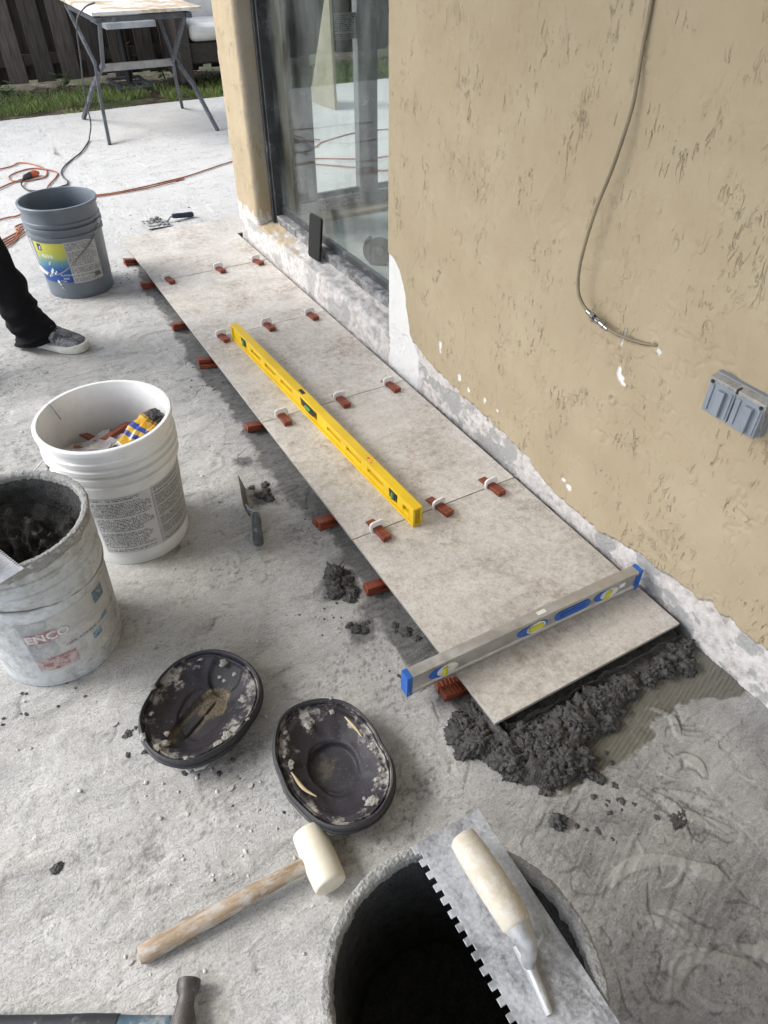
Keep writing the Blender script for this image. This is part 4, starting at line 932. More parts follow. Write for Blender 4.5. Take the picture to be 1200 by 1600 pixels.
def steel_mat():
    t = NT('mortar_smeared_steel'); c = t.co(); a = t.noise(t.map(c, (1, .45, 1), (0, 0, .35)), 34, 6, .72, .5); b = t.noise(c, 220, 4, .7); g = t.noise(c, 9, 3, .6)
    k = t.math('ADD', t.math('MULTIPLY', a, .45), t.math('ADD', t.math('MULTIPLY', b, .30), t.math('MULTIPLY', g, .25))); f = t.rng(k, .30, .72)
    col = t.mix(f, (.27, .285, .31), t.mix(b, (.42, .43, .45), (.68, .69, .71))); return t.end(col, t.rng(f, 0, 1, .34, .85), t.rng(f, 0, .7, .8, 0), t.bump(k, .45, .0015))
STEEL = steel_mat()
def notched_poly(W_, L_, notch=.0075, pitch=.0165, depth=.0075, end=True):
    """blade outline: notches along the left edge (x=0) and along the near end"""
    p = [(0, 0)]; y = -.012
    while y > -L_+.012:
        p += [(0, y), (depth, y), (depth, y-notch), (0, y-notch)]; y -= pitch
    p += [(0, -L_)]
    if end:
        x = .012
        while x < W_-.012: p += [(x, -L_), (x, -L_+depth), (x+notch, -L_+depth), (x+notch, -L_)]; x += pitch
    p += [(W_, -L_), (W_, 0)]
    return p
# --- notched trowel lying on the mortar bucket rim (only its corner is in view)
nt = empty('notched_trowel', (-1.217, .523, .3745), math.radians(203), 'thin square notched trowel resting on the pale mortar bucket rim', 'trowel')
MB().prism(notched_poly(.11, .26, .003, .006, .0045), 0, .0012).build('blade', STEEL, nt)
MB().tube([(.055, -.06, .032), (.055, -.12, .034), (.055, -.19, .032)], [.014, .0165, .015], 14).build('handle', pbr('worn_wood_handle', (.30, .21, .12), .6), nt, smooth=60)
MB().tube([(.055, -.05, .002), (.055, -.05, .03), (.055, -.20, .03), (.055, -.20, .002)], .0045, 8).build('shank', STEEL, nt, smooth=60)
# --- near bucket at the bottom of the picture
NB = faded('mortar_crusted_bucket', (.30, .30, .30), (.40, .395, .38), .44, 16, .8)
n_ = empty('mixing_bucket', (-.892, -.392, 0), 0, 'mortar crusted bucket with dark inside at the bottom edge under a notched trowel', 'bucket')
prof, rr = bucket_profile(.131, .153, .368, ((.255,.1535),(.285,.156),(.315,.156)), .160)
MB().lathe(prof, 96).build('body', NB, n_, smooth=35)
bucket_mortar(n_, .12, .075, .02, 17, 'mortar_residue', .146, .358)
crust(n_, .1555, .368, 8, 'rim_crust', .034)
# --- notched trowel across it
tr = empty('notched_trowel', (-.868, -.238, .3765), 0, 'large square notched trowel with pale handle lying across the near bucket', 'trowel', rot=(math.radians(.6), math.radians(1.0), math.radians(-.8)))
MB().prism(notched_poly(.104, .268), 0, .0016).build('blade', STEEL, tr, bevel=.0004, seg=1)
PALEW = pbr('mortar_dusted_wood', (.50, .44, .33), .7, 0, .14, 20, (.58, .56, .52), .47, 22, .3, 90)
MB().tube([(.050, -.033, .044), (.050, -.037, .044), (.050, -.060, .046), (.050, -.090, .047), (.051, -.120, .045), (.051, -.142, .043), (.051, -.148, .043)], [.013, .0172, .0190, .0198, .0192, .0180, .0135], 28).build('handle', PALEW, tr, smooth=60)
sh = MB().tube([(.051, -.142, .043), (.051, -.160, .040), (.050, -.170, .028), (.049, -.175, .011)], [.0160, .013, .009, .008], 16)
sh.tube([(.051, -.155, .010), (.049, -.182, .0070), (.045, -.206, .0055), (.042, -.224, .004)], [.008, .0075, .006, .0045], 12)
sh.build('shank', pbr('cast_aluminium_shank', (.42, .43, .44), .4, .6, .12, 20, (.46,.46,.45), .5, 40), tr, smooth=60)

# ------------------------------------------------------------------ mallet, hammer
WOOD = NT('worn_ash_wood'); _c = WOOD.co(); _n = WOOD.noise(WOOD.map(_c, (40, 2.2, 40)), 3, 5, .6, .4); _d = WOOD.rng(WOOD.noise(WOOD.map(_c, (1, .4, 1)), 60, 5, .75), .42, .64, 0, .8)
WOOD = WOOD.end(WOOD.mix(_d, WOOD.ramp(_n, [(.3, (.19, .125, .07)), (.5, (.30, .215, .135)), (.7, (.39, .30, .20))]), (.44, .42, .39)), .65, 0, WOOD.bump(_n, .35, .001))
ml = empty('rubber_mallet', (-.932, -.054, 0), math.radians(88), 'white rubber mallet with wooden handle lying on the slab', 'mallet')
# local +X runs back along the head, handle along local +Y
RUB = pbr('cream_rubber', (.66, .62, .50), .5, 0, .07, 16, (.52,.50,.45), .66, 12, .15)
ring = lambda x, r_, n=40: [(x, r_*math.cos(2*PI*k/n), .030+r_*math.sin(2*PI*k/n)) for k in range(n)]
MB().loft([ring(-.052, .021), ring(-.052, .0255), ring(-.050, .0278), ring(-.045, .0288), ring(-.02, .0296), ring(.02, .0296), ring(.045, .0288), ring(.050, .0278), ring(.052, .0255), ring(.052, .021)]).build('head', RUB, ml, smooth=50)
def oval(y, a, b, z): return [(a*math.cos(2*PI*k/20), y, z+b*math.sin(2*PI*k/20)) for k in range(20)]
MB().loft([oval(.012, .0135, .0115, .030), oval(.06, .0135, .0115, .0285), oval(.13, .0145, .012, .025), oval(.20, .0155, .013, .020), oval(.27, .0160, .0135, .0155), oval(.306, .0160, .0135, .0140), oval(.312, .0135, .011, .0138)]).build('handle', WOOD, ml, smooth=60)
hm = empty('claw_hammer', (-1.210, -.166, 0), math.atan2(.135, -.245)-PI/2, 'claw hammer with black and blue grip in the lower left corner', 'hammer')
# handle along +Y, head across along X at y=0
HST = pbr('scratched_dark_steel', (.085, .075, .07), .55, .4, .3, 30, (.26,.23,.21), .58, 50)
head = MB().loft([[(x, y+.010*math.cos(2*PI*k/20)*s_/.010, .017+s_*1.05*math.sin(2*PI*k/20)) for k in range(20)] for x, y, s_ in [(-.020, -.001, .0125), (-.012, 0, .0135), (.004, 0, .0132), (.018, .001, .0098), (.030, .001, .0090), (.036, .001, .0122), (.044, .001, .0132), (.050, .001, .0125), (.0515, .001, .010)]])
for sd_ in (-1, 1): head.loft([[(x, y+sd_*(.0065+.004*q), z) for x, y, z in [(-.014-.055*q, -.006+.0035*q-.0+(.003*sd_*0), .010-.004*q*q), (-.014-.055*q, .006-.003*q, .010-.004*q*q), (-.014-.055*q, .006-.003*q, .024-.011*q-.008*q*q), (-.014-.055*q, -.006+.0035*q, .024-.011*q-.008*q*q)]] for q in np.linspace(0, 1, 7)])
head.v = [(x*1.12, y*1.40, z*1.2) for x, y, z in head.v]; head.build('head', HST, hm, smooth=40)
ov = lambda y, a, b, z=.015: [(a*math.cos(2*PI*k/18), y, z+b*math.sin(2*PI*k/18)) for k in range(18)]
MB().loft([ov(.004, .0115, .0125), ov(.03, .0118, .012), ov(.075, .0125, .012), ov(.098, .0138, .013)]).build('neck', pbr('dull_blue_fibreglass', (.045, .085, .115), .5, 0, .2, 20, (.30,.31,.31), .55, 30), hm, smooth=60)
mb = MB().loft([ov(.098, .0150, .0142), ov(.14, .0158, .0148), ov(.20, .0148, .0140), ov(.27, .0152, .0145), ov(.315, .0172, .0150), ov(.322, .015, .013)])
mb.build('grip', pbr('black_rubber_grip', (.02, .022, .027), .6, 0, .2, 20, (.26,.26,.26), .62, 30), hm, smooth=60)

# ------------------------------------------------------------------ margin trowels
def margin_trowel(loc, rz, lab, grip_m, dusty, bw=.027):
    e = empty('margin_trowel', loc, rz, lab, 'trowel', 'margin trowels on the slab')
    MB().prism([(-bw, .0), (-.012, -.008), (.012, -.008), (bw, .0), (bw, .128), (-bw, .128)], 0, .0014).build('blade', STEEL if not dusty else pbr('mortar_caked_blade', (.40,.40,.40), .7, .3, .2, 20, (.46,.46,.45), .40, 26, .8, 90, .003), e, bevel=.0004, seg=1, rot=(math.radians(3), 0, 0), loc=(0, 0, .004))
    MB().tube([(0, .02, .006), (0, -.004, .010), (0, -.022, .026), (0, -.036, .026)], [.0045, .005, .0055, .0065], 10).build('shank', STEEL, e, smooth=60)
    MB().loft([[(a*math.cos(2*PI*k/18), y, z+b*math.sin(2*PI*k/18)) for k in range(18)] for y, a, b, z in [(-.030, .0085, .0085, .026), (-.036, .0115, .0115, .026), (-.06, .0130, .0130, .023), (-.09, .0125, .0130, .019), (-.125, .0138, .0140, .016), (-.142, .0130, .0130, .015), (-.147, .009, .009, .015)]]).build('handle', grip_m, e, smooth=60)
    return e
GRIP = pbr('grey_green_grip', (.055, .068, .072), .55, 0, .2, 20, (.36,.36,.35), .58, 40)
e = margin_trowel((-.705, .870, .001), math.radians(-22), 'margin trowel with grey handle lying between white bucket and tile edge', GRIP, False)
e.rotation_euler = (math.radians(-3), math.radians(76), math.radians(-15)); e.location = (-.712, .872, .027)
for ch in e.children:
    if ch.name.startswith('blade'): ch.data.materials[0] = pbr('grimy_dark_blade', (.13, .13, .13), .6, .3, .3, 30, (.34, .34, .33), .56, 40)
e = margin_trowel((-.225, 3.262, .002), math.radians(96), 'mortar caked margin trowel beyond the far end of the tiles', pbr('navy_grip', (.018, .028, .055), .5, 0, .2, 20, (.3,.3,.3), .64, 40), True, .068)
mb = MB()
for q in range(60): mb.ico((random.uniform(-.055,.055), random.uniform(.01,.12), .011), random.uniform(.003,.010), 2, (1,1,.4), .5, 2, q)
for q in range(8): mb.ico((random.uniform(.03,.06), random.uniform(.03,.07), .016), random.uniform(.006,.012), 2, (1,1,.7), .5, 2, q)
mb.build('mortar_blobs', mortar_mat('half_dry_mortar', (.14,.14,.135), (.33,.33,.32)), e, smooth=180)

# ------------------------------------------------------------------ knee pads
def pad_mat(name, base, seed):
    t = NT(name); c = t.map(t.co(), loc=(seed, seed*.7, 0)); k = t.attr('sand')
    n = t.noise(c, 10, 5, .6); col = t.mix(n, tuple(x*.65 for x in base), tuple(x*1.3 for x in base))
    d = t.math('ADD', t.math('MULTIPLY', t.noise(c, 17, 5, .62), .72), t.math('MULTIPLY', t.noise(c, 110, 4, .7), .28))
    sm = t.attr('smear'); f = t.math('MULTIPLY', t.rng(t.math('ADD', d, t.math('MULTIPLY', sm, .13)), .60, .70), .85)
    col = t.mix(f, col, t.mix(t.noise(c, 90, 3, .6), (.26, .24, .215), (.52, .49, .45)))
    g = t.math('MULTIPLY', k, t.rng(t.noise(c, 330, 3, .7), .36, .52)); col = t.mix(g, col, t.mix(t.noise(c, 500, 2, .6), (.24, .18, .09), (.42, .34, .19)))
    rim = t.attr('rim'); col = t.mix(t.math('MULTIPLY', rim, .7), col, (.035, .036, .040))
    fine = t.rng(t.noise(c, 260, 3, .65), .60, .72, 0, .3); col = t.mix(fine, col, (.36,.34,.31))
    return t.end(col, t.math('ADD', .58, t.math('MULTIPLY', f, .35)), 0, t.bump(t.math('ADD', n, t.math('MULTIPLY', t.noise(c, 160, 4, .6), .3)), .4, .002), .45)
CREAM = pbr('cream_tape', (.50, .40, .24), .7, 0, .2, 30)
def knee_pad(c, outline, rz, hgt, inner, lab, seed):
    """open shell lying on its back: inner cup, rolled rim, outer shell"""
    e = empty('knee_pad', (c[0], c[1], .001), 0, lab, 'knee pad', 'black knee pads on the slab')
    n = 132; A = np.linspace(0, 2*PI, n+1); O = np.array(outline)-np.array(c)
    oa = np.arctan2(O[:,1], O[:,0]) % (2*PI); orr = np.hypot(O[:,0], O[:,1]); ix = np.argsort(oa); oa, orr = oa[ix], orr[ix]
    R0 = np.interp(A, np.concatenate([oa-2*PI, oa, oa+2*PI]), np.tile(orr, 3)); k_ = np.exp(-(np.arange(-9, 10)/3.4)**2); k_ /= k_.sum()
    R0 = np.convolve(np.concatenate([R0[-10:-1], R0, R0[1:10]]), k_, 'valid'); R0[-1] = R0[0]
    bx, by = R0*np.cos(A), R0*np.sin(A)
    pr = [(0, .020), (.2, .020), (.36, .021), (.42, .022), (.45, .026), (.55, .030), (.68, .037), (.80, .048), (.88, hgt-.010), (.905, hgt-.003), (.93, hgt-.008), (.95, hgt+.001), (.975, hgt+.004), (1.0, hgt+.001), (1.012, hgt-.006), (1.0, hgt-.014), (.985, hgt-.018), (.985, hgt-.026), (.95, hgt*.42), (.84, .014), (.66, .003), (.4, 0), (0, 0)]
    fine = []
    for i in range(len(pr)-1):
        for q in np.linspace(0, 1, 5)[:-1]: fine.append((pr[i][0]*(1-q)+pr[i+1][0]*q, pr[i][1]*(1-q)+pr[i+1][1]*q, i))
    fine.append((*pr[-1], len(pr)-1)); F = np.array(fine)
    T, AA = np.meshgrid(np.arange(len(F)), np.arange(n+1), indexing='ij')
    f = F[T, 0]; z = F[T, 1]+0.0; seg = F[T, 2]; X = f*bx[AA]; Y = f*by[AA]
    sagf = lambda a: .007*np.cos(2*(a-rz)); z = z+sagf(A[AA])*np.clip((f-.5)/.5, 0, 1)*(z > .016)
    z = z+np.where(seg < 12, .004*fbm(X*22+seed, Y*22, seed=seed+3, oct=3)*np.clip(f*1.6, 0, 1), 0)
    u = X*math.cos(rz)+Y*math.sin(rz); v = -X*math.sin(rz)+Y*math.cos(rz); ins = seg < 9; sand = np.zeros_like(X); dark = np.zeros_like(X)
    if inner == 'slot':
        d = np.hypot((u+.018)/.078, (v+.004)/.036); z = z-np.where(ins, .009*sstep(1.03, .95, d), 0); dark = sstep(1.03, .96, d)
        gr = np.exp(-((v+.002)/.0022)**2)*sstep(.06, .045, np.abs(u+.015)); z -= np.where(ins, .006*gr, 0)
        d2_ = np.hypot((u-.088)/.040, (v-.006)/.036); z = z-np.where(ins, .007*sstep(1.03, .93, d2_), 0); dark = np.maximum(dark, sstep(1.03, .96, d2_))
        sand = sstep(1.05, .80, np.hypot((u-.030)/.040, (v+.002)/.030)+.30*fbm(u*45, v*45, seed=5, oct=3))*(1-.9*gr)
        sand = np.maximum(sand, .9*np.exp(-((v-.024+.9*(u+.02)**2*2)/.0035)**2)*sstep(-.09, -.07, u)*(u < .02)); sand = np.maximum(sand, .8*np.exp(-((v+.010)/.0028)**2)*sstep(-.06, -.03, u)*(u < .01))
        sand = np.maximum(sand, sstep(1, .6, np.hypot((u+.082)/.012, (v-.008)/.007)))
    else:
        d = np.hypot((u-.004)/.050, (v)/.047); z = z-np.where(ins, .011*sstep(1.04, .96, d), 0); dark = sstep(1.03, .97, d)
        sand = .35*sstep(.95, .3, np.hypot((u-.015)/.03, (v-.012)/.03)+.7*fbm(u*90, v*90, seed=6, oct=2))
    sand = sand*ins; smear = sstep(.50, .92, f)*(seg < 11)*(1-dark); rim = np.maximum((seg >= 11).astype(float), .75*dark*ins)
    grid('shell', X, Y, z, pad_mat('knee_pad_foam_%d' % seed, (.024, .020, .026), seed), e, dict(sand=sand, smear=smear-dark*.8, rim=rim), flip=True)
    cm_ = MB(); rg = random.Random(seed)
    for q in range(16):
        i = rg.randrange(n); ft = rg.uniform(.62, .99); zz = float(np.interp(ft, [p[0] for p in pr[:13]], [p[1] for p in pr[:13]]))+float(sagf(A[i]))*max(0, (ft-.5)/.5)
        cm_.ico((ft*bx[i], ft*by[i], zz+.001), rg.uniform(.003, .009), 3, (rg.uniform(.8, 1.8), rg.uniform(.8, 1.5), .38), .7, 1.7, q+seed*20, .5)
    cm_.build('caked_mortar', mortar_mat('pale_caked_mortar_%d' % seed, (.20, .19, .17), (.46, .44, .40)), e, smooth=180)['kind'] = 'stuff'
    MB().tube([(bx[k]*1.004, by[k]*1.004, hgt-.013+float(sagf(A[k]))) for k in range(0, n+1, 2)], .0034, 8, caps=False).build('rim_binding', BLK, e, smooth=180)
    return e
k1 = knee_pad((-1.012, .328), [(-1.132,.343),(-1.095,.398),(-1.026,.450),(-.964,.444),(-.910,.394),(-.887,.325),(-.901,.279),(-.948,.239),(-1.019,.208),(-1.081,.208),(-1.120,.242),(-1.135,.297)], math.radians(33), .062, 'slot', 'oval black knee pad with sand inside, nearest the mortar bucket', 3)
k2 = knee_pad((-.833, .085), [(-.910,.185),(-.882,.218),(-.839,.222),(-.783,.204),(-.752,.178),(-.738,.136),(-.738,.072),(-.746,.008),(-.774,-.033),(-.816,-.056),(-.876,-.048),(-.902,-.026),(-.925,.032),(-.931,.106)], math.radians(95), .058, 'cup', 'rounded black knee pad with pale smears beside the mallet head', 8)
for P_ in ([(.062,.075,.047), (.069,.045,.044), (.071,.020,.046)], [(-.079,.020,.046), (-.072,-.018,.043), (-.058,-.045,.044)]):
    MB().tube(spline(P_, 5), [.0015, .002, .0028, .0034, .0036, .0034, .003, .0026, .002, .0015, .001], 8).build('torn_lining', CREAM, k2, smooth=60)
for (x, y, z) in [(.060, .062, .030), (.066, .050, .028), (.088, .044, .042)]: MB().ico((0,0,0), .006, 2, (1.5, .7, .35), .4, 2, 5).build('mortar_spot', pbr('dry_spot', (.50,.46,.40), .8), k1, loc=(x, y, z), rot=(0, 0, .6))

# ------------------------------------------------------------------ phone leaning on the door
ph = empty('phone', (.062, 2.045, .168), 0, 'dark slim phone leaning upright against the sliding door sill', 'phone', rot=(0, math.radians(7), math.radians(4)))
pl = []
for cx, cz, a0 in ((.033, .147, 0), (-.033, .147, 90), (-.033, .012, 180), (.033, .012, 270)):
    for q in range(6): a = math.radians(a0+18*q); pl.append((cx+.011*math.cos(a), cz+.011*math.sin(a)))
MB().prism(pl, -.005, .005, 'x').build('body', pbr('brown_black_case', (.012, .008, .007), .5, 0, .15, spec=.3), ph, bevel=.0018)
MB().prism([(a*.93, .0795+(b-.0795)*.96) for a, b in pl], -.0056, -.0052, 'x').build('screen', pbr('dark_screen', (.008, .008, .009), .35, spec=.3), ph)
ph.scale = (1, 1.08, 1.08)

# ------------------------------------------------------------------ angle grinder inside the room
ag = empty('angle_grinder', (.345, 2.00, .10), math.radians(-35), 'angle grinder with toothed disc on the floor behind the glass', 'angle grinder')
STD = pbr('grey_diamond_disc', (.20, .20, .20), .45, .6, .2, 30); YG = pbr('yellow_tool_plastic', (.55, .36, .02), .45)
pl = []
for k in range(72): r_ = .060 if k % 2 else .0575; a = 2*PI*k/72; pl.append((r_*math.cos(a), .062+r_*math.sin(a)))
dk = MB().prism(pl, -.0012, .0012, 'y').build('disc', STD, ag)
MB().tube([(0, -.006, .062), (0, .006, .062)], .016, 20).build('flange', pbr('pale_flange', (.45,.45,.44), .4, .6), dk, smooth=40)
MB().tube([(0, .004, .062), (0, .03, .062), (0, .05, .06)], [.022, .024, .02], 16).build('gear_head', pbr('dark_gear_head', (.06,.06,.06), .5), ag, smooth=40)
MB().tube([(.01, .035, .06), (.09, .04, .055), (.2, .045, .045), (.27, .05, .04)], [.026, .032, .024, .022], 16).build('body', YG, ag, smooth=40)
MB().tube([(-.06*math.cos(q)*1.05, .012, .062+.064*math.sin(q)) for q in np.linspace(-2.0, .9, 14)], .012, 8).build('guard', pbr('black_guard', (.03,.03,.03), .5), ag, smooth=50)

# ------------------------------------------------------------------ wall fittings: cable and outlet
cb = empty('coax_cable', (WX, .28, .603), 0, 'tan coaxial cable with metal splice hanging on the stucco wall', 'cable')
Cw = [(-.008,.500,2.6), (-.008,.49,1.8), (-.010,.474,1.15), (-.016,.463,1.03), (-.020,.460,.984), (-.026,.470,.896), (-.030,.487,.82), (-.032,.497,.75), (-.034,.499,.69), (-.034,.490,.645), (-.032,.472,.622), (-.030,.445,.609), (-.028,.405,.599), (-.022,.362,.595), (-.012,.315,.597), (-.004,.285,.604), (.006,.279,.606)]
Cl = [Vector((x, y-.28, z-.603)) for x, y, z in Cw]
MB().tube(spline(Cl, 6), .0036, 10).build('sheath', pbr('tan_cable_sheath', (.235, .19, .125), .5, 0, .15), cb, smooth=180)
cd = (Cl[12]-Cl[11]).normalized(); c0 = Cl[11]; SN = pbr('nickel_connector', (.42, .42, .42), .25, .9, .1)
for k, (a, b, r_) in enumerate([(-.012, .000, .0055), (.001, .010, .0072), (.011, .016, .0060), (.017, .028, .0072), (.029, .042, .0062), (.043, .054, .0052)]):
    MB().tube([c0+cd*a, c0+cd*b], r_, 6 if k in (1, 3) else 14).build('connector_ring', SN if k != 2 else BLK, cb, smooth=30, bevel=.0005)
MB().tube([c0+cd*.02+Vector((.0, 0, -.006)), c0+cd*.012+Vector((.006, .012, -.014))], .003, 8).build('ground_stub', SN, cb)
ob = empty('outlet_box', (WX-.004, .066, .590), 0, 'grey double flip cover outlet box on the stucco wall', 'outlet box')
GB = pbr('grey_outlet_plastic', (.235, .262, .30), .5, 0, .08, 20, (.45, .42, .38), .70, 30); 
MB().box((-.006, 0, 0), (.014, .122, .076)).build('back_plate', GB, ob, bevel=.0012)
MB().prism([(-.013, -.037), (-.013, .037), (-.030, .034), (-.030, .030)], -.06, .06, 'y').build('hinge_hood', pbr('dusty_grey_plastic', (.25,.25,.255), .7, 0, .2, 30, (.40,.37,.32), .5, 40), ob, bevel=.001)
for s_ in (-1, 1):
    cv = MB().box((-.020, s_*.0295, -.003), (.018, .056, .068)).build('flip_cover', GB, ob, bevel=.0014)
    MB().box((-.0325, s_*.0295-.004, -.007), (.010, .016, .050)).build('cover_rib', GB, cv, bevel=.0014)
    MB().box((-.030, s_*.0295+.020, -.005), (.004, .008, .052)).build('cover_rib', GB, cv, bevel=.0015)
    MB().box((-.0300, s_*.0295-.022, -.005), (.003, .005, .052)).build('cover_rib', GB, cv, bevel=.001)
    MB().tube([(-.028, s_*.052, .026), (-.0315, s_*.052, .026)], .0035, 10).build('screw', BLK, cv)
MB().box((-.024, 0, .031), (.014, .005, .010)).build('hinge_pin', BLK, ob, bevel=.001)

# ------------------------------------------------------------------ person at the left edge
person = empty('person', (-1.10, 2.20, 0), 0, 'person in black trousers and dusty grey sneaker standing at the left edge', 'person')
PO = Vector(person.location)
SKIN = pbr('skin', (.36, .22, .15), .55, 0, .06); HAIRM = pbr('dark_hair', (.02, .015, .012), .6)
def cloth(name, col):
    t = NT(name); c = t.co(); n = t.noise(c, 8, 5, .6); return t.end(t.mix(n, tuple(x*.6 for x in col), tuple(x*1.4 for x in col)), .9, 0, t.bump(t.math('ADD', n, t.math('MULTIPLY', t.noise(c, 700, 2, .5), .1)), .5, .01), .2)
def body():
    # joints in world coordinates, standing, facing +X; turned a little towards -Y
    J = {'pelvis': (-1.27, 2.28, .93), 'belly': (-1.27, 2.28, 1.08), 'chest': (-1.26, 2.27, 1.30), 'neck0': (-1.25, 2.265, 1.46), 'neck': (-1.235, 2.26, 1.53), 'head': (-1.22, 2.25, 1.62), 'crown': (-1.225, 2.25, 1.71),
         'shl': (-1.20, 2.44, 1.42), 'ell': (-1.20, 2.52, 1.14), 'wrl': (-1.08, 2.48, .93), 'hal': (-1.04, 2.46, .86), 'shr': (-1.36, 2.13, 1.42), 'elr': (-1.41, 2.05, 1.14), 'wrr': (-1.31, 1.99, .93), 'har': (-1.28, 1.98, .86),
         'hipl': (-1.20, 2.31, .90), 'knl': (-1.125, 2.235, .50), 'anl': (-1.058, 2.225, .075), 'tol': (-.96, 2.13, .040), 'hipr': (-1.34, 2.25, .90), 'knr': (-1.42, 2.17, .49), 'anr': (-1.48, 2.14, .09), 'tor': (-1.34, 2.01, .045)}
    Rd = {'pelvis': .135, 'belly': .13, 'chest': .15, 'neck0': .075, 'neck': .058, 'head': .088, 'crown': .075, 'shl': .062, 'shr': .062, 'ell': .044, 'elr': .044, 'wrl': .029, 'wrr': .029, 'hal': .034, 'har': .034, 'hipl': .085, 'hipr': .085, 'knl': .055, 'knr': .055, 'anl': .030, 'anr': .030, 'tol': .018, 'tor': .018}
    E_ = [('pelvis','belly'),('belly','chest'),('chest','neck0'),('neck0','neck'),('neck','head'),('head','crown'),('chest','shl'),('shl','ell'),('ell','wrl'),('wrl','hal'),('chest','shr'),('shr','elr'),('elr','wrr'),('wrr','har'),('pelvis','hipl'),('hipl','knl'),('knl','anl'),('anl','tol'),('pelvis','hipr'),('hipr','knr'),('knr','anr'),('anr','tor')]
    # five fingers on each hand
    for sd_, hx, hy in (('l', -1.04, 2.46), ('r', -1.28, 1.98)):
        for q in range(4):
            a, b = 'f%s%d' % (sd_, q), 'g%s%d' % (sd_, q); dy = (q-1.5)*.019
            J[a] = (hx+.022+dy*.3, hy+dy, .805-.004*abs(q-1.5)); J[b] = (hx+.016+dy*.3, hy+dy, .765+.006*abs(q-1.2)); Rd[a] = .0092; Rd[b] = .008; E_ += [('ha'+sd_, a), (a, b)]
        J['t'+sd_] = (hx+.05, hy+(.03 if sd_ == 'r' else -.03), .845); J['u'+sd_] = (hx+.062, hy+(.034 if sd_ == 'r' else -.034), .81); Rd['t'+sd_] = .011; Rd['u'+sd_] = .009; E_ += [('wr'+sd_, 't'+sd_), ('t'+sd_, 'u'+sd_)]
    K = list(J); me = bpy.data.meshes.new('body'); me.from_pydata([tuple(Vector(J[k])-PO) for k in K], [(K.index(a), K.index(b)) for a, b in E_], [])
    o = link('body', me, person); me.materials.append(SKIN)
    sk = o.modifiers.new('skin', 'SKIN'); sk.use_smooth_shade = True
    for i, k in enumerate(K): me.skin_vertices[0].data[i].radius = (Rd[k], Rd[k]); me.skin_vertices[0].data[i].use_root = (k == 'pelvis')
    s2 = o.modifiers.new('sub', 'SUBSURF'); s2.levels = 2; s2.render_levels = 2
    return J, Rd
J, Rd = body()
def sleeve(mb, chain, n=26, amp=.006, seed=0, ell=None):
    rings = []
    P = [Vector(c[0]) for c in chain]; R_ = [c[1] for c in chain]
    path = spline(P, 7); rs = np.interp(np.linspace(0, 1, len(path)), np.linspace(0, 1, len(P)), R_)
    for i, p in enumerate(path):
        t = (path[min(i+1, len(path)-1)]-path[max(i-1, 0)]).normalized(); a = Vector((.687, -.727, 0)); a = (a-t*a.dot(t)).normalized(); b = t.cross(a); r = []
        for k in range(n):
            q = 2*PI*k/n; w = 1+float(amp/rs[i]*(fbm(np.array([math.cos(q)*1.7+seed]), np.array([math.sin(q)*1.7]), np.array([i*.42+.1]), seed, 3)[0]*1.6+.5*math.sin(i*1.15+2*math.sin(q+seed))))
            e = ell(i/(len(path)-1)) if ell else (1, 1)
            r.append(p+a*(math.cos(q)*rs[i]*w*e[0])+b*(math.sin(q)*rs[i]*w*e[1])-PO)
        rings.append(r)
    mb.loft(rings, caps=True)
BLKC = cloth('black_trouser_cloth', (.006, .006, .008))
tm = MB()
sleeve(tm, [((-1.030,2.185,.022), .070), ((-1.036,2.190,.055), .073), ((-1.056,2.203,.12), .068), ((-1.070,2.212,.20), .065), ((-1.092,2.222,.34), .066), ((-1.118,2.232,.50), .075), ((-1.165,2.27,.72), .088), ((-1.215,2.30,.92), .105)], amp=.012, seed=2, ell=lambda s_: (1.28-.28*min(1, s_*5), 1))
sleeve(tm, [((-1.475,2.12,.03), .068), ((-1.475,2.13,.10), .062), ((-1.465,2.14,.25), .064), ((-1.425,2.17,.50), .075), ((-1.375,2.22,.72), .088), ((-1.325,2.26,.92), .105)], amp=.007, seed=5, ell=lambda s_: (1.25-.25*min(1, s_*5), 1))
tm.loft([[Vector((-1.27+.155*math.cos(q)*.75*s_-.06*math.sin(q)*0, 2.28+.185*math.sin(q)*s_, z))-PO for q in np.linspace(0, 2*PI, 27)[:-1]] for z, s_ in ((.80, .75), (.86, .95), (.94, 1.0), (1.04, .93))])
tm.build('trousers', BLKC, person, smooth=180, sub=1)
sm = MB(); SHIRT = cloth('charcoal_shirt_cloth', (.03, .03, .035))
sm.loft([[Vector((cx+rx*math.cos(q), cy+ry*math.sin(q), z))-PO for q in np.linspace(0, 2*PI, 31)[:-1]] for cx, cy, rx, ry, z in ((-1.27,2.28,.135,.195,.98), (-1.27,2.28,.14,.195,1.06), (-1.265,2.275,.14,.20,1.2), (-1.26,2.27,.145,.215,1.33), (-1.26,2.27,.125,.20,1.43), (-1.25,2.265,.085,.12,1.49), (-1.245,2.262,.068,.07,1.51))], caps=False)
for s_, a, b in (('l', 'shl', 'ell'), ('r', 'shr', 'elr')): sleeve(sm, [(Vector(J[a])+(Vector(J['chest'])-Vector(J[a]))*.4, .085), (J[a], .078), (Vector(J[a]).lerp(Vector(J[b]), .5), .066), (Vector(J[a]).lerp(Vector(J[b]), .85), .062)], seed=7)
sm.build('shirt', SHIRT, person, smooth=180, sub=1)
hd = Vector((-1.22, 2.25, 1.655))-PO
mb = MB().ico((hd.x-.018, hd.y+.004, hd.z+.028), .104, 3, (1.0, .86, .92), .06, 3, 3); mb.build('hair', HAIRM, person, smooth=180)
fd = Vector((.9, -.43, 0)).normalized(); sdv = Vector((-fd.y, fd.x, 0))
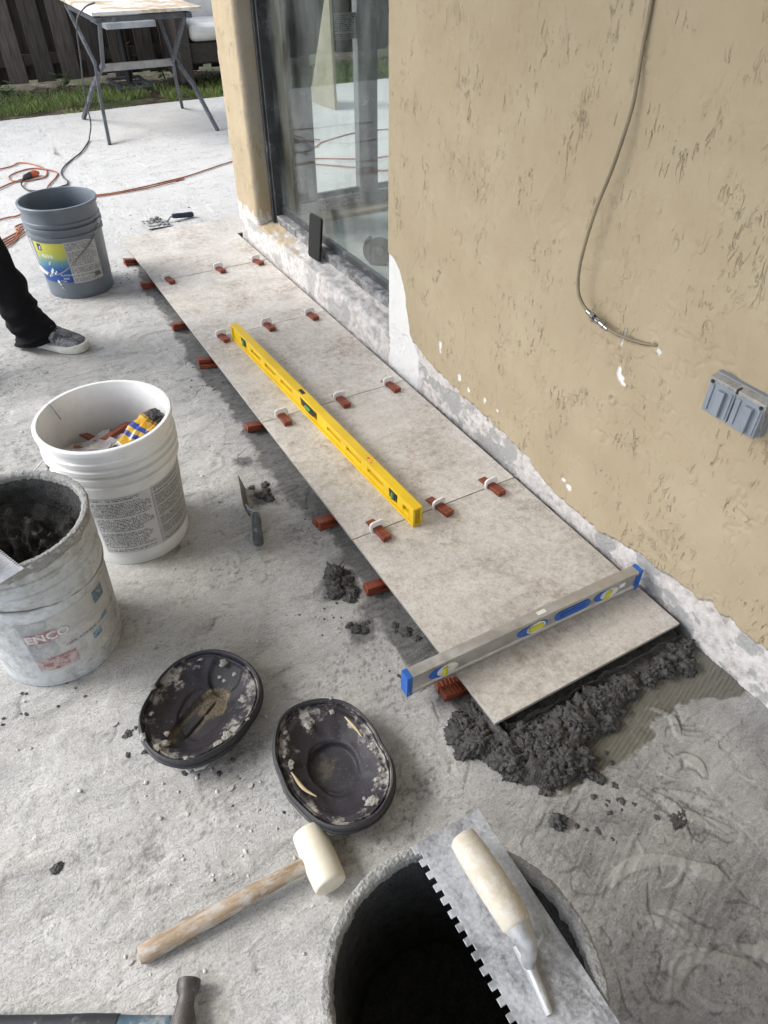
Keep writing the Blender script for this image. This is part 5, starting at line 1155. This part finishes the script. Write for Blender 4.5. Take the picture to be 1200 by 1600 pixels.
for s_ in (-1, 1):
    MB().ico(hd+fd*.083+sdv*(.031*s_)+Vector((0,0,.002)), .0115, 2, rough=0).build('eye', pbr('eye_white_%d' % (s_+1), (.6,.58,.55), .2), person, smooth=180)
    MB().ico(hd+fd*.0935+sdv*(.031*s_)+Vector((0,0,.002)), .0045, 2, rough=0).build('pupil', BLK, person, smooth=180)
    MB().ico(hd+sdv*(.085*s_)+Vector((0,0,-.008)), .026, 2, (.6, .35, 1.1), .1).build('ear', SKIN, person, smooth=180)
MB().ico(hd+fd*.095+Vector((0,0,-.025)), .015, 2, (1, .9, 1.5), .05).build('nose', SKIN, person, smooth=180)
MB().ico(hd+fd*.083+Vector((0,0,-.062)), .020, 2, (.6, 1.1, .3), .05).build('mouth', pbr('lips', (.30,.13,.11), .5), person, smooth=180)
def shoe(par, heel, toe, nm):
    heel, toe = Vector(heel), Vector(toe); d = (toe-heel); Ls = d.length; d.normalize(); sx_ = Vector((d.y, -d.x, 0))
    e = bpy.data.objects.new(nm, None)
    def R_(y, wl, wr, zs, top):
        ring_ = []
        return ring_
    U = MB(); rings = []
    for y, wl, h0, ht in [(.008, .020, .020, .055), (.02, .031, .018, .075), (.06, .036, .016, .088), (.10, .037, .016, .095), (.135, .040, .016, .085), (.165, .044, .016, .070), (.20, .0475, .017, .058), (.235, .0455, .018, .049), (.26, .036, .020, .042), (.276, .020, .022, .034), (.281, .006, .024, .029)]:
        y *= Ls/.285; r = []
        for k in range(20):
            q = 2*PI*k/20; z = h0+(ht-h0)*(.5+.5*math.sin(q)); r.append(heel-PO+d*y+sx_*(wl*math.copysign(abs(math.cos(q))**.75, math.cos(q)))+Vector((0,0,z)))
        rings.append(r)
    U.loft(rings)
    UP = pbr('dusty_grey_canvas_'+nm, (.055, .058, .064), .8, 0, .3, 30, (.40, .41, .42), .50, 26, .5, 200)
    u = U.build('sneaker', UP, par, smooth=70)
    S_ = MB(); ol = []
    for y, wl in [(0, .010), (.006, .024), (.02, .034), (.06, .039), (.11, .039), (.16, .046), (.205, .0515), (.24, .0485), (.265, .039), (.281, .023), (.287, .008)]: ol.append((y*Ls/.285, wl))
    poly = [(y, w) for y, w in ol]+[(y, -w) for y, w in reversed(ol)]
    n = len(poly); rr_ = []
    for z, k in ((.002, .97), (.005, 1.0), (.018, 1.02), (.026, 1.01), (.028, .93)): rr_.append([heel-PO+d*(Ls*.5+(y-Ls*.5)*(1+(k-1)*.5))+sx_*(w*k)+Vector((0,0,z+(.006 if y > Ls*.9 and z > .02 else 0)))for y, w in poly])
    S_.loft(rr_); S_.build('sole', pbr('off_white_sole_'+nm, (.62, .61, .57), .6, 0, .1, 20, (.45,.44,.42), .6, 26), u, smooth=50)
    LC = MB()
    for y, z in ((.118, .093), (.135, .088), (.152, .080), (.168, .072)):
        y *= Ls/.285; LC.tube([heel-PO+d*(y+.004)+sx_*.026+Vector((0,0,z-.016)), heel-PO+d*y+Vector((0,0,z+.002)), heel-PO+d*(y-.004)-sx_*.026+Vector((0,0,z-.016))], .003, 6)
    LC.build('laces', pbr('dark_laces_'+nm, (.03,.03,.032), .8), u, smooth=180)
shoe(person, (-1.083, 2.258, 0), (-.886, 2.058, 0), 'left'); shoe(person, (-1.50, 2.16, 0), (-1.33, 1.93, 0), 'right')

# ------------------------------------------------------------------ work stand with plywood top
GM = pbr('grey_painted_steel', (.10, .11, .125), .45, .3, .2, 20, (.42,.42,.42), .62, 14)
st = empty('work_stand', (.27, 5.40, 0), 0, 'folding metal work stand with plywood top on the bright slab', 'work stand'); SO = Vector(st.location)
def ply_mat():
    t = NT('splashed_plywood'); c = t.co(); n = t.noise(t.map(c, (4, 30, 30)), 2, 5, .6, .5); d = t.rng(t.noise(c, 5, 6, .7), .42, .58)
    col = t.ramp(n, [(.3, (.34, .23, .13)), (.6, (.50, .38, .24))]); col = t.mix(d, col, (.72, .70, .66)); o_ = t.rng(t.noise(c, 3.2, 5, .7), .58, .66, 0, .6)
    return t.end(t.mix(o_, col, (.55, .20, .09)), .7, 0, t.bump(n, .3, .002))
MB().box((.02, .03, .738), (.70, 1.04, .018)).build('plywood_top', ply_mat(), st, bevel=.001)
def bar(mb, a, b, w, h_):
    a, b = Vector(a)-SO, Vector(b)-SO; t = (b-a).normalized(); u = t.cross(Vector((1, 0, 0))); u = u.normalized(); x = u.cross(t)
    mb.loft([[p+x*(w/2*i)+u*(h_/2*j) for i, j in ((-1,-1),(1,-1),(1,1),(-1,1))] for p in (a, b)]); return mb
for sx_, sgn in (((-.03, .005, -.125), -1), ((.555, .53, .655), 1)):
    for k, (yt, yb) in enumerate(((4.95, 5.83), (5.85, 4.975))):
        o_ = sgn*.016*(k-.5)*2
        mb = MB(); bar(mb, (sx_[0]+o_, yt, .715), (sx_[1]+o_, 5.40+(yt-5.4)*.10, .40), .022, .030); bar(mb, (sx_[1]+o_, 5.40+(yt-5.4)*.10, .41), (sx_[1]*.6+sx_[2]*.4+o_, 5.40+(yb-5.4)*.35, .27), .022, .030); bar(mb, (sx_[1]*.6+sx_[2]*.4+o_, 5.40+(yb-5.4)*.35, .28), (sx_[2], yb, 0), .022, .030)
        mb.build('leg', GM, st, bevel=.002)
    MB().box(Vector(((sx_[0]), 5.40, .705))-SO, (.03, .98, .03)).build('top_rail', GM, st, bevel=.002)
MB().box(Vector((.268, 5.39, .385))-SO, (.50, .02, .045)).build('cross_bar', pbr('bare_zinc', (.34,.35,.36), .4, .6), st, bevel=.002)
MB().box(Vector((.262, 4.95, .705))-SO, (.555, .025, .03)).build('top_rail', GM, st, bevel=.002)

pt = empty('pedestal_table', (.55, 7.08, -.03), 0, 'small pedestal table on the lawn behind the work stand', 'table'); PO2 = Vector(pt.location)
for c_, s_ in (((.55, 6.83, .0), (.32, .05, .02)), ((.55, 7.33, .0), (.32, .05, .02)), ((.41, 7.08, .0), (.04, .5, .02)), ((.69, 7.08, .0), (.04, .5, .02))): MB().box(Vector(c_)-PO2, s_).build('base_bar', GM, pt, bevel=.004)
MB().box(Vector((.55, 7.08, .005))-PO2, (.30, .05, .018)).build('base_bar', GM, pt)
MB().tube([Vector((.55, 7.08, .0))-PO2, Vector((.55, 7.08, .47))-PO2], .028, 12).build('post', BLK, pt, smooth=40)
MB().box(Vector((.575, 7.0, .475))-PO2, (.42, .62, .045)).build('table_top', pbr('pale_grey_top', (.42, .44, .45), .5), pt, bevel=.004)

# ------------------------------------------------------------------ wicker chair
def wicker():
    t = NT('dark_wicker'); c = t.co(); a = t.wave(t.map(c, (1, 1, 1)), 38, .4, 1); s = t.sep(c)
    w1 = t.n.new('ShaderNodeTexBrick'); t.l.new(t.map(c, (22, 22, 22), (PI/2, 0, 0)), w1.inputs['Vector']); w1.inputs['Color1'].default_value = (.045,.035,.028,1); w1.inputs['Color2'].default_value = (.075,.060,.048,1); w1.inputs['Mortar'].default_value = (.006,.005,.004,1); w1.inputs['Mortar Size'].default_value = .05; w1.inputs['Scale'].default_value = 1.6; w1.inputs['Brick Width'].default_value = .7; w1.inputs['Row Height'].default_value = .3
    return t.end(w1.outputs['Color'], .55, 0, t.bump(w1.outputs['Fac'], .8, -.006))
WK = wicker(); wc = empty('wicker_chair', (1.34, 6.85, -.03), math.radians(-6), 'dark wicker armchair with white cushion half hidden by the pier', 'chair')
mb = MB()
def rbox(nm, c_, s_, m, bv=.03): return MB().box(c_, s_).build(nm, m, wc, bevel=bv, seg=3)
rbox('seat_base', (0, 0, .285), (.60, .62, .17), WK, .02); rbox('arm', (-.36, -.02, .34), (.12, .70, .56), WK); rbox('arm', (.36, -.02, .34), (.12, .70, .56), WK); rbox('backrest', (0, .36, .52), (.84, .12, .75), WK)
CU = cloth('white_cushion', (.62, .61, .58)); rbox('cushion', (0, -.03, .435), (.585, .66, .125), CU, .045); rbox('back_cushion', (0, .25, .66), (.56, .13, .42), CU, .05)
for x in (-.36, .36):
    for y in (-.33, .30): MB().tube([(x, y, 0), (x, y, .10)], .022, 10).build('leg', BLK, wc, smooth=40)

# ------------------------------------------------------------------ fence
def fence_mat():
    t = NT('dark_stained_boards'); c = t.co(); r = t.rnd(); n = t.noise(t.map(c, (30, 30, 2.2)), 2.4, 6, .65, .4); m = t.noise(c, 4, 4, .6)
    col = t.ramp(n, [(.3, (.048, .038, .033)), (.5, (.085, .070, .062)), (.7, (.125, .106, .095))])
    k = t.rng(r, 0, 1, .75, 1.25); col = t.mix(1.0, col, t.comb(k, k, k), 'MULTIPLY'); col = t.mix(t.rng(m, .5, .75, 0, .35), col, (.10, .095, .085))
    return t.end(col, .8, 0, t.bump(n, .5, .004), .3)
FM = fence_mat(); fc = empty('board_fence', (0, 7.42, 0), 0, 'dark brown shadowbox board fence behind the lawn', 'fence')
bm_ = MB().box((0, 0, 0), (.158, .019, 1.86)); me0 = bm_.build('board', FM, fc, loc=(-.352, -.02, .95))
me0.modifiers.clear(); bd_ = me0.data; k = 0
for i in range(-16, 32):
    if i != 0: link('board', bd_, fc, loc=(-.352+.2335*i+random.uniform(-.006,.006), -.02+random.uniform(-.002,.002), .95+random.uniform(-.015,.015)), rot=(0, random.uniform(-.006,.006), 0))
    link('board', bd_, fc, loc=(-.352+.2335*(i+.5)+random.uniform(-.006,.006), .075, .95+random.uniform(-.015,.015)))
for z in (.19, .95, 1.70): MB().box((1.5, .027, z), (11.4, .036, .085)).build('rail', FM, fc)
for x in (-3.6, -1.2, 1.2, 3.6, 6.0): MB().box((x+.1, .13, .93), (.09, .09, 1.9)).build('post', FM, fc)
# leaning sheet and added tall panel imitating a reflected column, seen through the glass
TAN = pbr('tan_board', (.30, .27, .20), .8, 0, .12)
o = MB().prism([(-.02, 0), (.40, 0), (.22, .72), (.16, .72)], -.012, .012, 'x').build('leaning_sheet', TAN, None, bevel=.002, loc=(1.70, 5.15, .002), rot=(0, math.radians(7), math.radians(4))); tag(o, 'tan tapering sheet standing on the slab, seen through the glass', 'board')
o = MB().box((0, 0, .8), (.36, .03, 1.6)).build('reflection_panel', TAN, None, bevel=.002, loc=(1.93, 7.10, -.04), rot=(math.radians(-8), 0, 0)); tag(o, 'tall tan panel added in place of a tan column reflected in the glass', 'panel')

# ------------------------------------------------------------------ grass, weeds
def leafm(name, a, b):
    t = NT(name); c = t.co(); n = t.noise(c, 6, 4, .7); f = t.noise(c, 90, 2, .6)
    col = t.mix(n, a, b); col = t.mix(t.rng(f, .55, .7, 0, .5), col, (.20, .19, .09)); 
    t.b.inputs['Subsurface Weight'].default_value = 0
    return t.end(col, .6, 0, None, .3)
def lawn():
    n = 42000; x = RNG.uniform(-2.6, 5.0, n); y = 6.09+(RNG.random(n)**1.15)*1.25
    keep = (fbm(x*2.2, y*2.2, seed=70, oct=3) > -.30-.0*(y)) & (RNG.random(n) > sstep(6.75, 7.3, y)*.93); x, y = x[keep], y[keep]; n = len(x)
    h = RNG.uniform(.025, .075, n)*(1+.5*fbm(x*3, y*3, seed=71)); w = RNG.uniform(.0022, .0045, n); a = RNG.uniform(0, 2*PI, n); l = RNG.uniform(.01, .05, n); b = RNG.uniform(0, 2*PI, n)
    z0 = -.05; V = np.zeros((n, 4, 3)); dx, dy = np.cos(a)*w, np.sin(a)*w
    V[:,0] = np.stack([x-dx, y-dy, np.full(n, z0)], 1); V[:,1] = np.stack([x+dx, y+dy, np.full(n, z0)], 1)
    V[:,2] = np.stack([x+dx*.6+np.cos(b)*l*.45, y+dy*.6+np.sin(b)*l*.45, z0+h*.65], 1); V[:,3] = np.stack([x+np.cos(b)*l, y+np.sin(b)*l, z0+h], 1)
    I = np.arange(n)*4; F = np.concatenate([np.stack([I, I+1, I+2], 1), np.stack([I, I+2, I+3], 1)])
    me = bpy.data.meshes.new('grass'); me.from_pydata(V.reshape(-1, 3).tolist(), [], F.tolist()); me.update(); me.materials.append(leafm('lawn_blades', (.14, .20, .05), (.29, .35, .12)))
    tag(link('grass', me), 'strip of short green grass between slab and fence', 'grass', kind='stuff')
    m = 1600; x = RNG.uniform(-2.6, 4.5, m); y = RNG.uniform(6.7, 7.5, m); mb = MB()
    for i in range(m):
        mb.box((x[i], y[i], -.035+RNG.uniform(0, .012)), (RNG.uniform(.012, .05), RNG.uniform(.006, .025), .0015), (RNG.uniform(-.4,.4), RNG.uniform(-.4,.4), RNG.uniform(0, 3)))
    t = NT('dry_leaf'); rc = t.noise(t.co(), 14, 2, .5); tag(mb.build('leaf_litter', t.end(t.ramp(rc, [(.35, (.05,.03,.018)), (.5, (.13,.09,.055)), (.65, (.22,.18,.12))]), .9)), 'dry leaf litter along the foot of the fence', 'leaf litter', kind='stuff')
lawn()
LF = leafm('weed_leaf', (.035, .075, .018), (.085, .14, .035))
def weed(x, y, n, hgt, size, lab, seed):
    e = empty('weed', (x, y, -.045), 0, lab, 'weed', 'weeds along the fence'); rg = random.Random(seed); sm_ = MB(); lm = []
    for i in range(n):
        a = rg.uniform(0, 2*PI); l = rg.uniform(.3, 1)*hgt; top = Vector((math.cos(a)*l*.45, math.sin(a)*l*.45, l)); sm_.tube([(0,0,0), (top.x*.35, top.y*.35, l*.6), top], [.003, .0022, .0014], 5)
        for j in range(4): lm.append((top*(1-.2*j), a+j*2.3+rg.uniform(-.4,.4), size*rg.uniform(.7, 1.2)))
    sm_.build('stems', LF, e)
    for p, a, s_ in lm:
        d = Vector((math.cos(a), math.sin(a), rg.uniform(-.2, .35))).normalized(); w = d.cross(Vector((0,0,1))).normalized(); u = w.cross(d)
        MB().add([p, p+d*s_*.35+w*s_*.26+u*s_*.04, p+d*s_*.7+w*s_*.2, p+d*s_, p+d*s_*.7-w*s_*.2, p+d*s_*.35-w*s_*.26+u*s_*.04, p+d*s_*.5-u*s_*.04], [(0,1,6),(1,2,6),(2,3,6),(3,4,6),(4,5,6),(5,0,6)]).build('leaf', LF, e, smooth=180)
weed(-.04, 7.10, 6, .20, .075, 'leafy weed between the second and third fence boards', 1); weed(-.50, 7.18, 5, .14, .075, 'low weed at the left edge before the fence', 2); weed(.62, 7.33, 4, .42, .07, 'tall weed behind the pedestal table', 3); weed(.93, 7.28, 5, .30, .07, 'weed beside the wicker chair', 4)

# ------------------------------------------------------------------ cords
ORG = pbr('orange_cord', (.36, .12, .055), .5, 0, .2, 6, (.40,.34,.30), .60, 20); BKC = pbr('black_cord', (.03, .032, .034), .5)
def cord(pts, r_, mat, name, lab, z=None, parent=None):
    P = [(p[0], p[1], (p[2] if len(p) > 2 else r_+.003)) for p in pts]
    o = MB().tube(spline(P, 8), r_, 8).build(name, mat, parent, smooth=180)
    return tag(o, lab, 'cord') if lab else o
cord([(-.66,3.90), (-.457,3.886), (-.35,3.878), (-.197,3.90), (.01,3.952), (.142,3.996), (.443,4.141), (.66,4.20), (.887,4.238), (1.058,4.196), (1.19,4.30), (1.518,4.411), (1.774,4.373), (2.3,4.30), (2.9,4.5)], .0042, ORG, 'extension_cord', 'orange extension cord running across the slab behind the grey bucket')
cord([(-.66,3.87), (-.45,3.862), (-.20,3.868), (-.02,3.915), (.08,3.945), (.02,3.932)], .0042, ORG, 'extension_cord', 'short orange cord end lying beside the long cord by the trowel')
cord([(-1.5,4.62), (-.865,4.704), (-.74,4.79), (-.66,4.70), (-.615,4.53), (-.66,4.38), (-.80,4.38), (-.84,4.47), (-.80,4.56), (-.69,4.62), (-.60,4.54), (-.565,4.44), (-.60,4.33), (-.66,4.20), (-.70,4.05)], .0042, ORG, 'extension_cord', 'coiled orange extension cord at the left behind the grey bucket')
cord([(-1.6,4.2), (-1.1,4.17), (-.95,4.26), (-.86,4.35), (-.79,4.40), (-.755,4.415)], .0045, ORG, 'extension_cord', 'orange cord coming in from the left edge to the plug')
cord([(-1.5,3.55), (-.987,3.727), (-.906,3.738), (-.85,3.78), (-.78,3.82)], .0042, ORG, 'extension_cord', 'orange cord going behind the grey bucket at mid height')
for k in range(4): cord([(-1.25,3.05+.05*k), (-1.0+.02*k,3.31+.055*k), (-.93,3.42+.05*k), (-.86,3.50+.035*k), (-.76,3.49+.02*k)], .0042, ORG, 'extension_cord', ['lowest', 'second lowest', 'second highest', 'highest'][k]+' orange cord strand bundled beside the trouser leg')
for k, pts in enumerate([[(.75,3.90), (.94,3.944), (1.193,3.801), (1.419,3.759), (2.0,3.80)], [(.70,3.95), (.80,3.91), (.89,3.839), (1.099,3.624), (1.213,3.497), (1.6,3.40)], [(.9,4.72), (1.053,4.674), (1.12,4.60), (1.075,4.497), (1.183,4.356)]]):
    cord(pts, .0042, ORG, 'extension_cord', ['orange cord running straight across the slab seen through the glass', 'orange cord dipping towards the far door seen through the glass', 'looped orange cord farthest off through the glass'][k])
pw = cord([(-.03, 4.88, .80), (-.10, 4.885, .775), (-.165, 4.89, .70), (-.19, 4.92, .50), (-.205, 5.0, .30), (-.19, 5.12, .12), (-.215, 5.15, .03), (-.233, 5.12, .009), (-.290, 4.97, .008), (-.35, 4.83, .008), (-.477, 4.613, .008), (-.538, 4.456, .008), (-.550, 4.33, .008), (-.545, 4.22, .008), (-.60, 4.05, .008)], .0045, pbr('grey_cable', (.07,.072,.075), .5), 'power_cable', 'dark power cable hanging from the work stand to the slab')
pg = empty('cord_plug', (-.715, 4.44, .012), math.radians(30), 'orange plug joined to a black plug on the coiled cord', 'plug')
MB().tube([(-.005, 0, .006), (.03, 0, .006), (.055, 0, .006)], [.019, .021, .009], 12).build('orange_socket', pbr('orange_plug', (.50,.10,.035), .5), pg, smooth=50)
MB().tube([(-.08, -.03, .004), (-.055, -.014, .006), (-.006, 0, .006)], [.007, .015, .018], 12).build('black_plug', BLK, pg, smooth=50)
MB().tube(spline([(-.08,-.03,.004), (-.15,-.10,0), (-.19,-.22,-.003), (-.12,-.30,-.003), (0,-.32,-.003)], 8), .0045, 8).build('black_lead', BKC, pg, smooth=180)
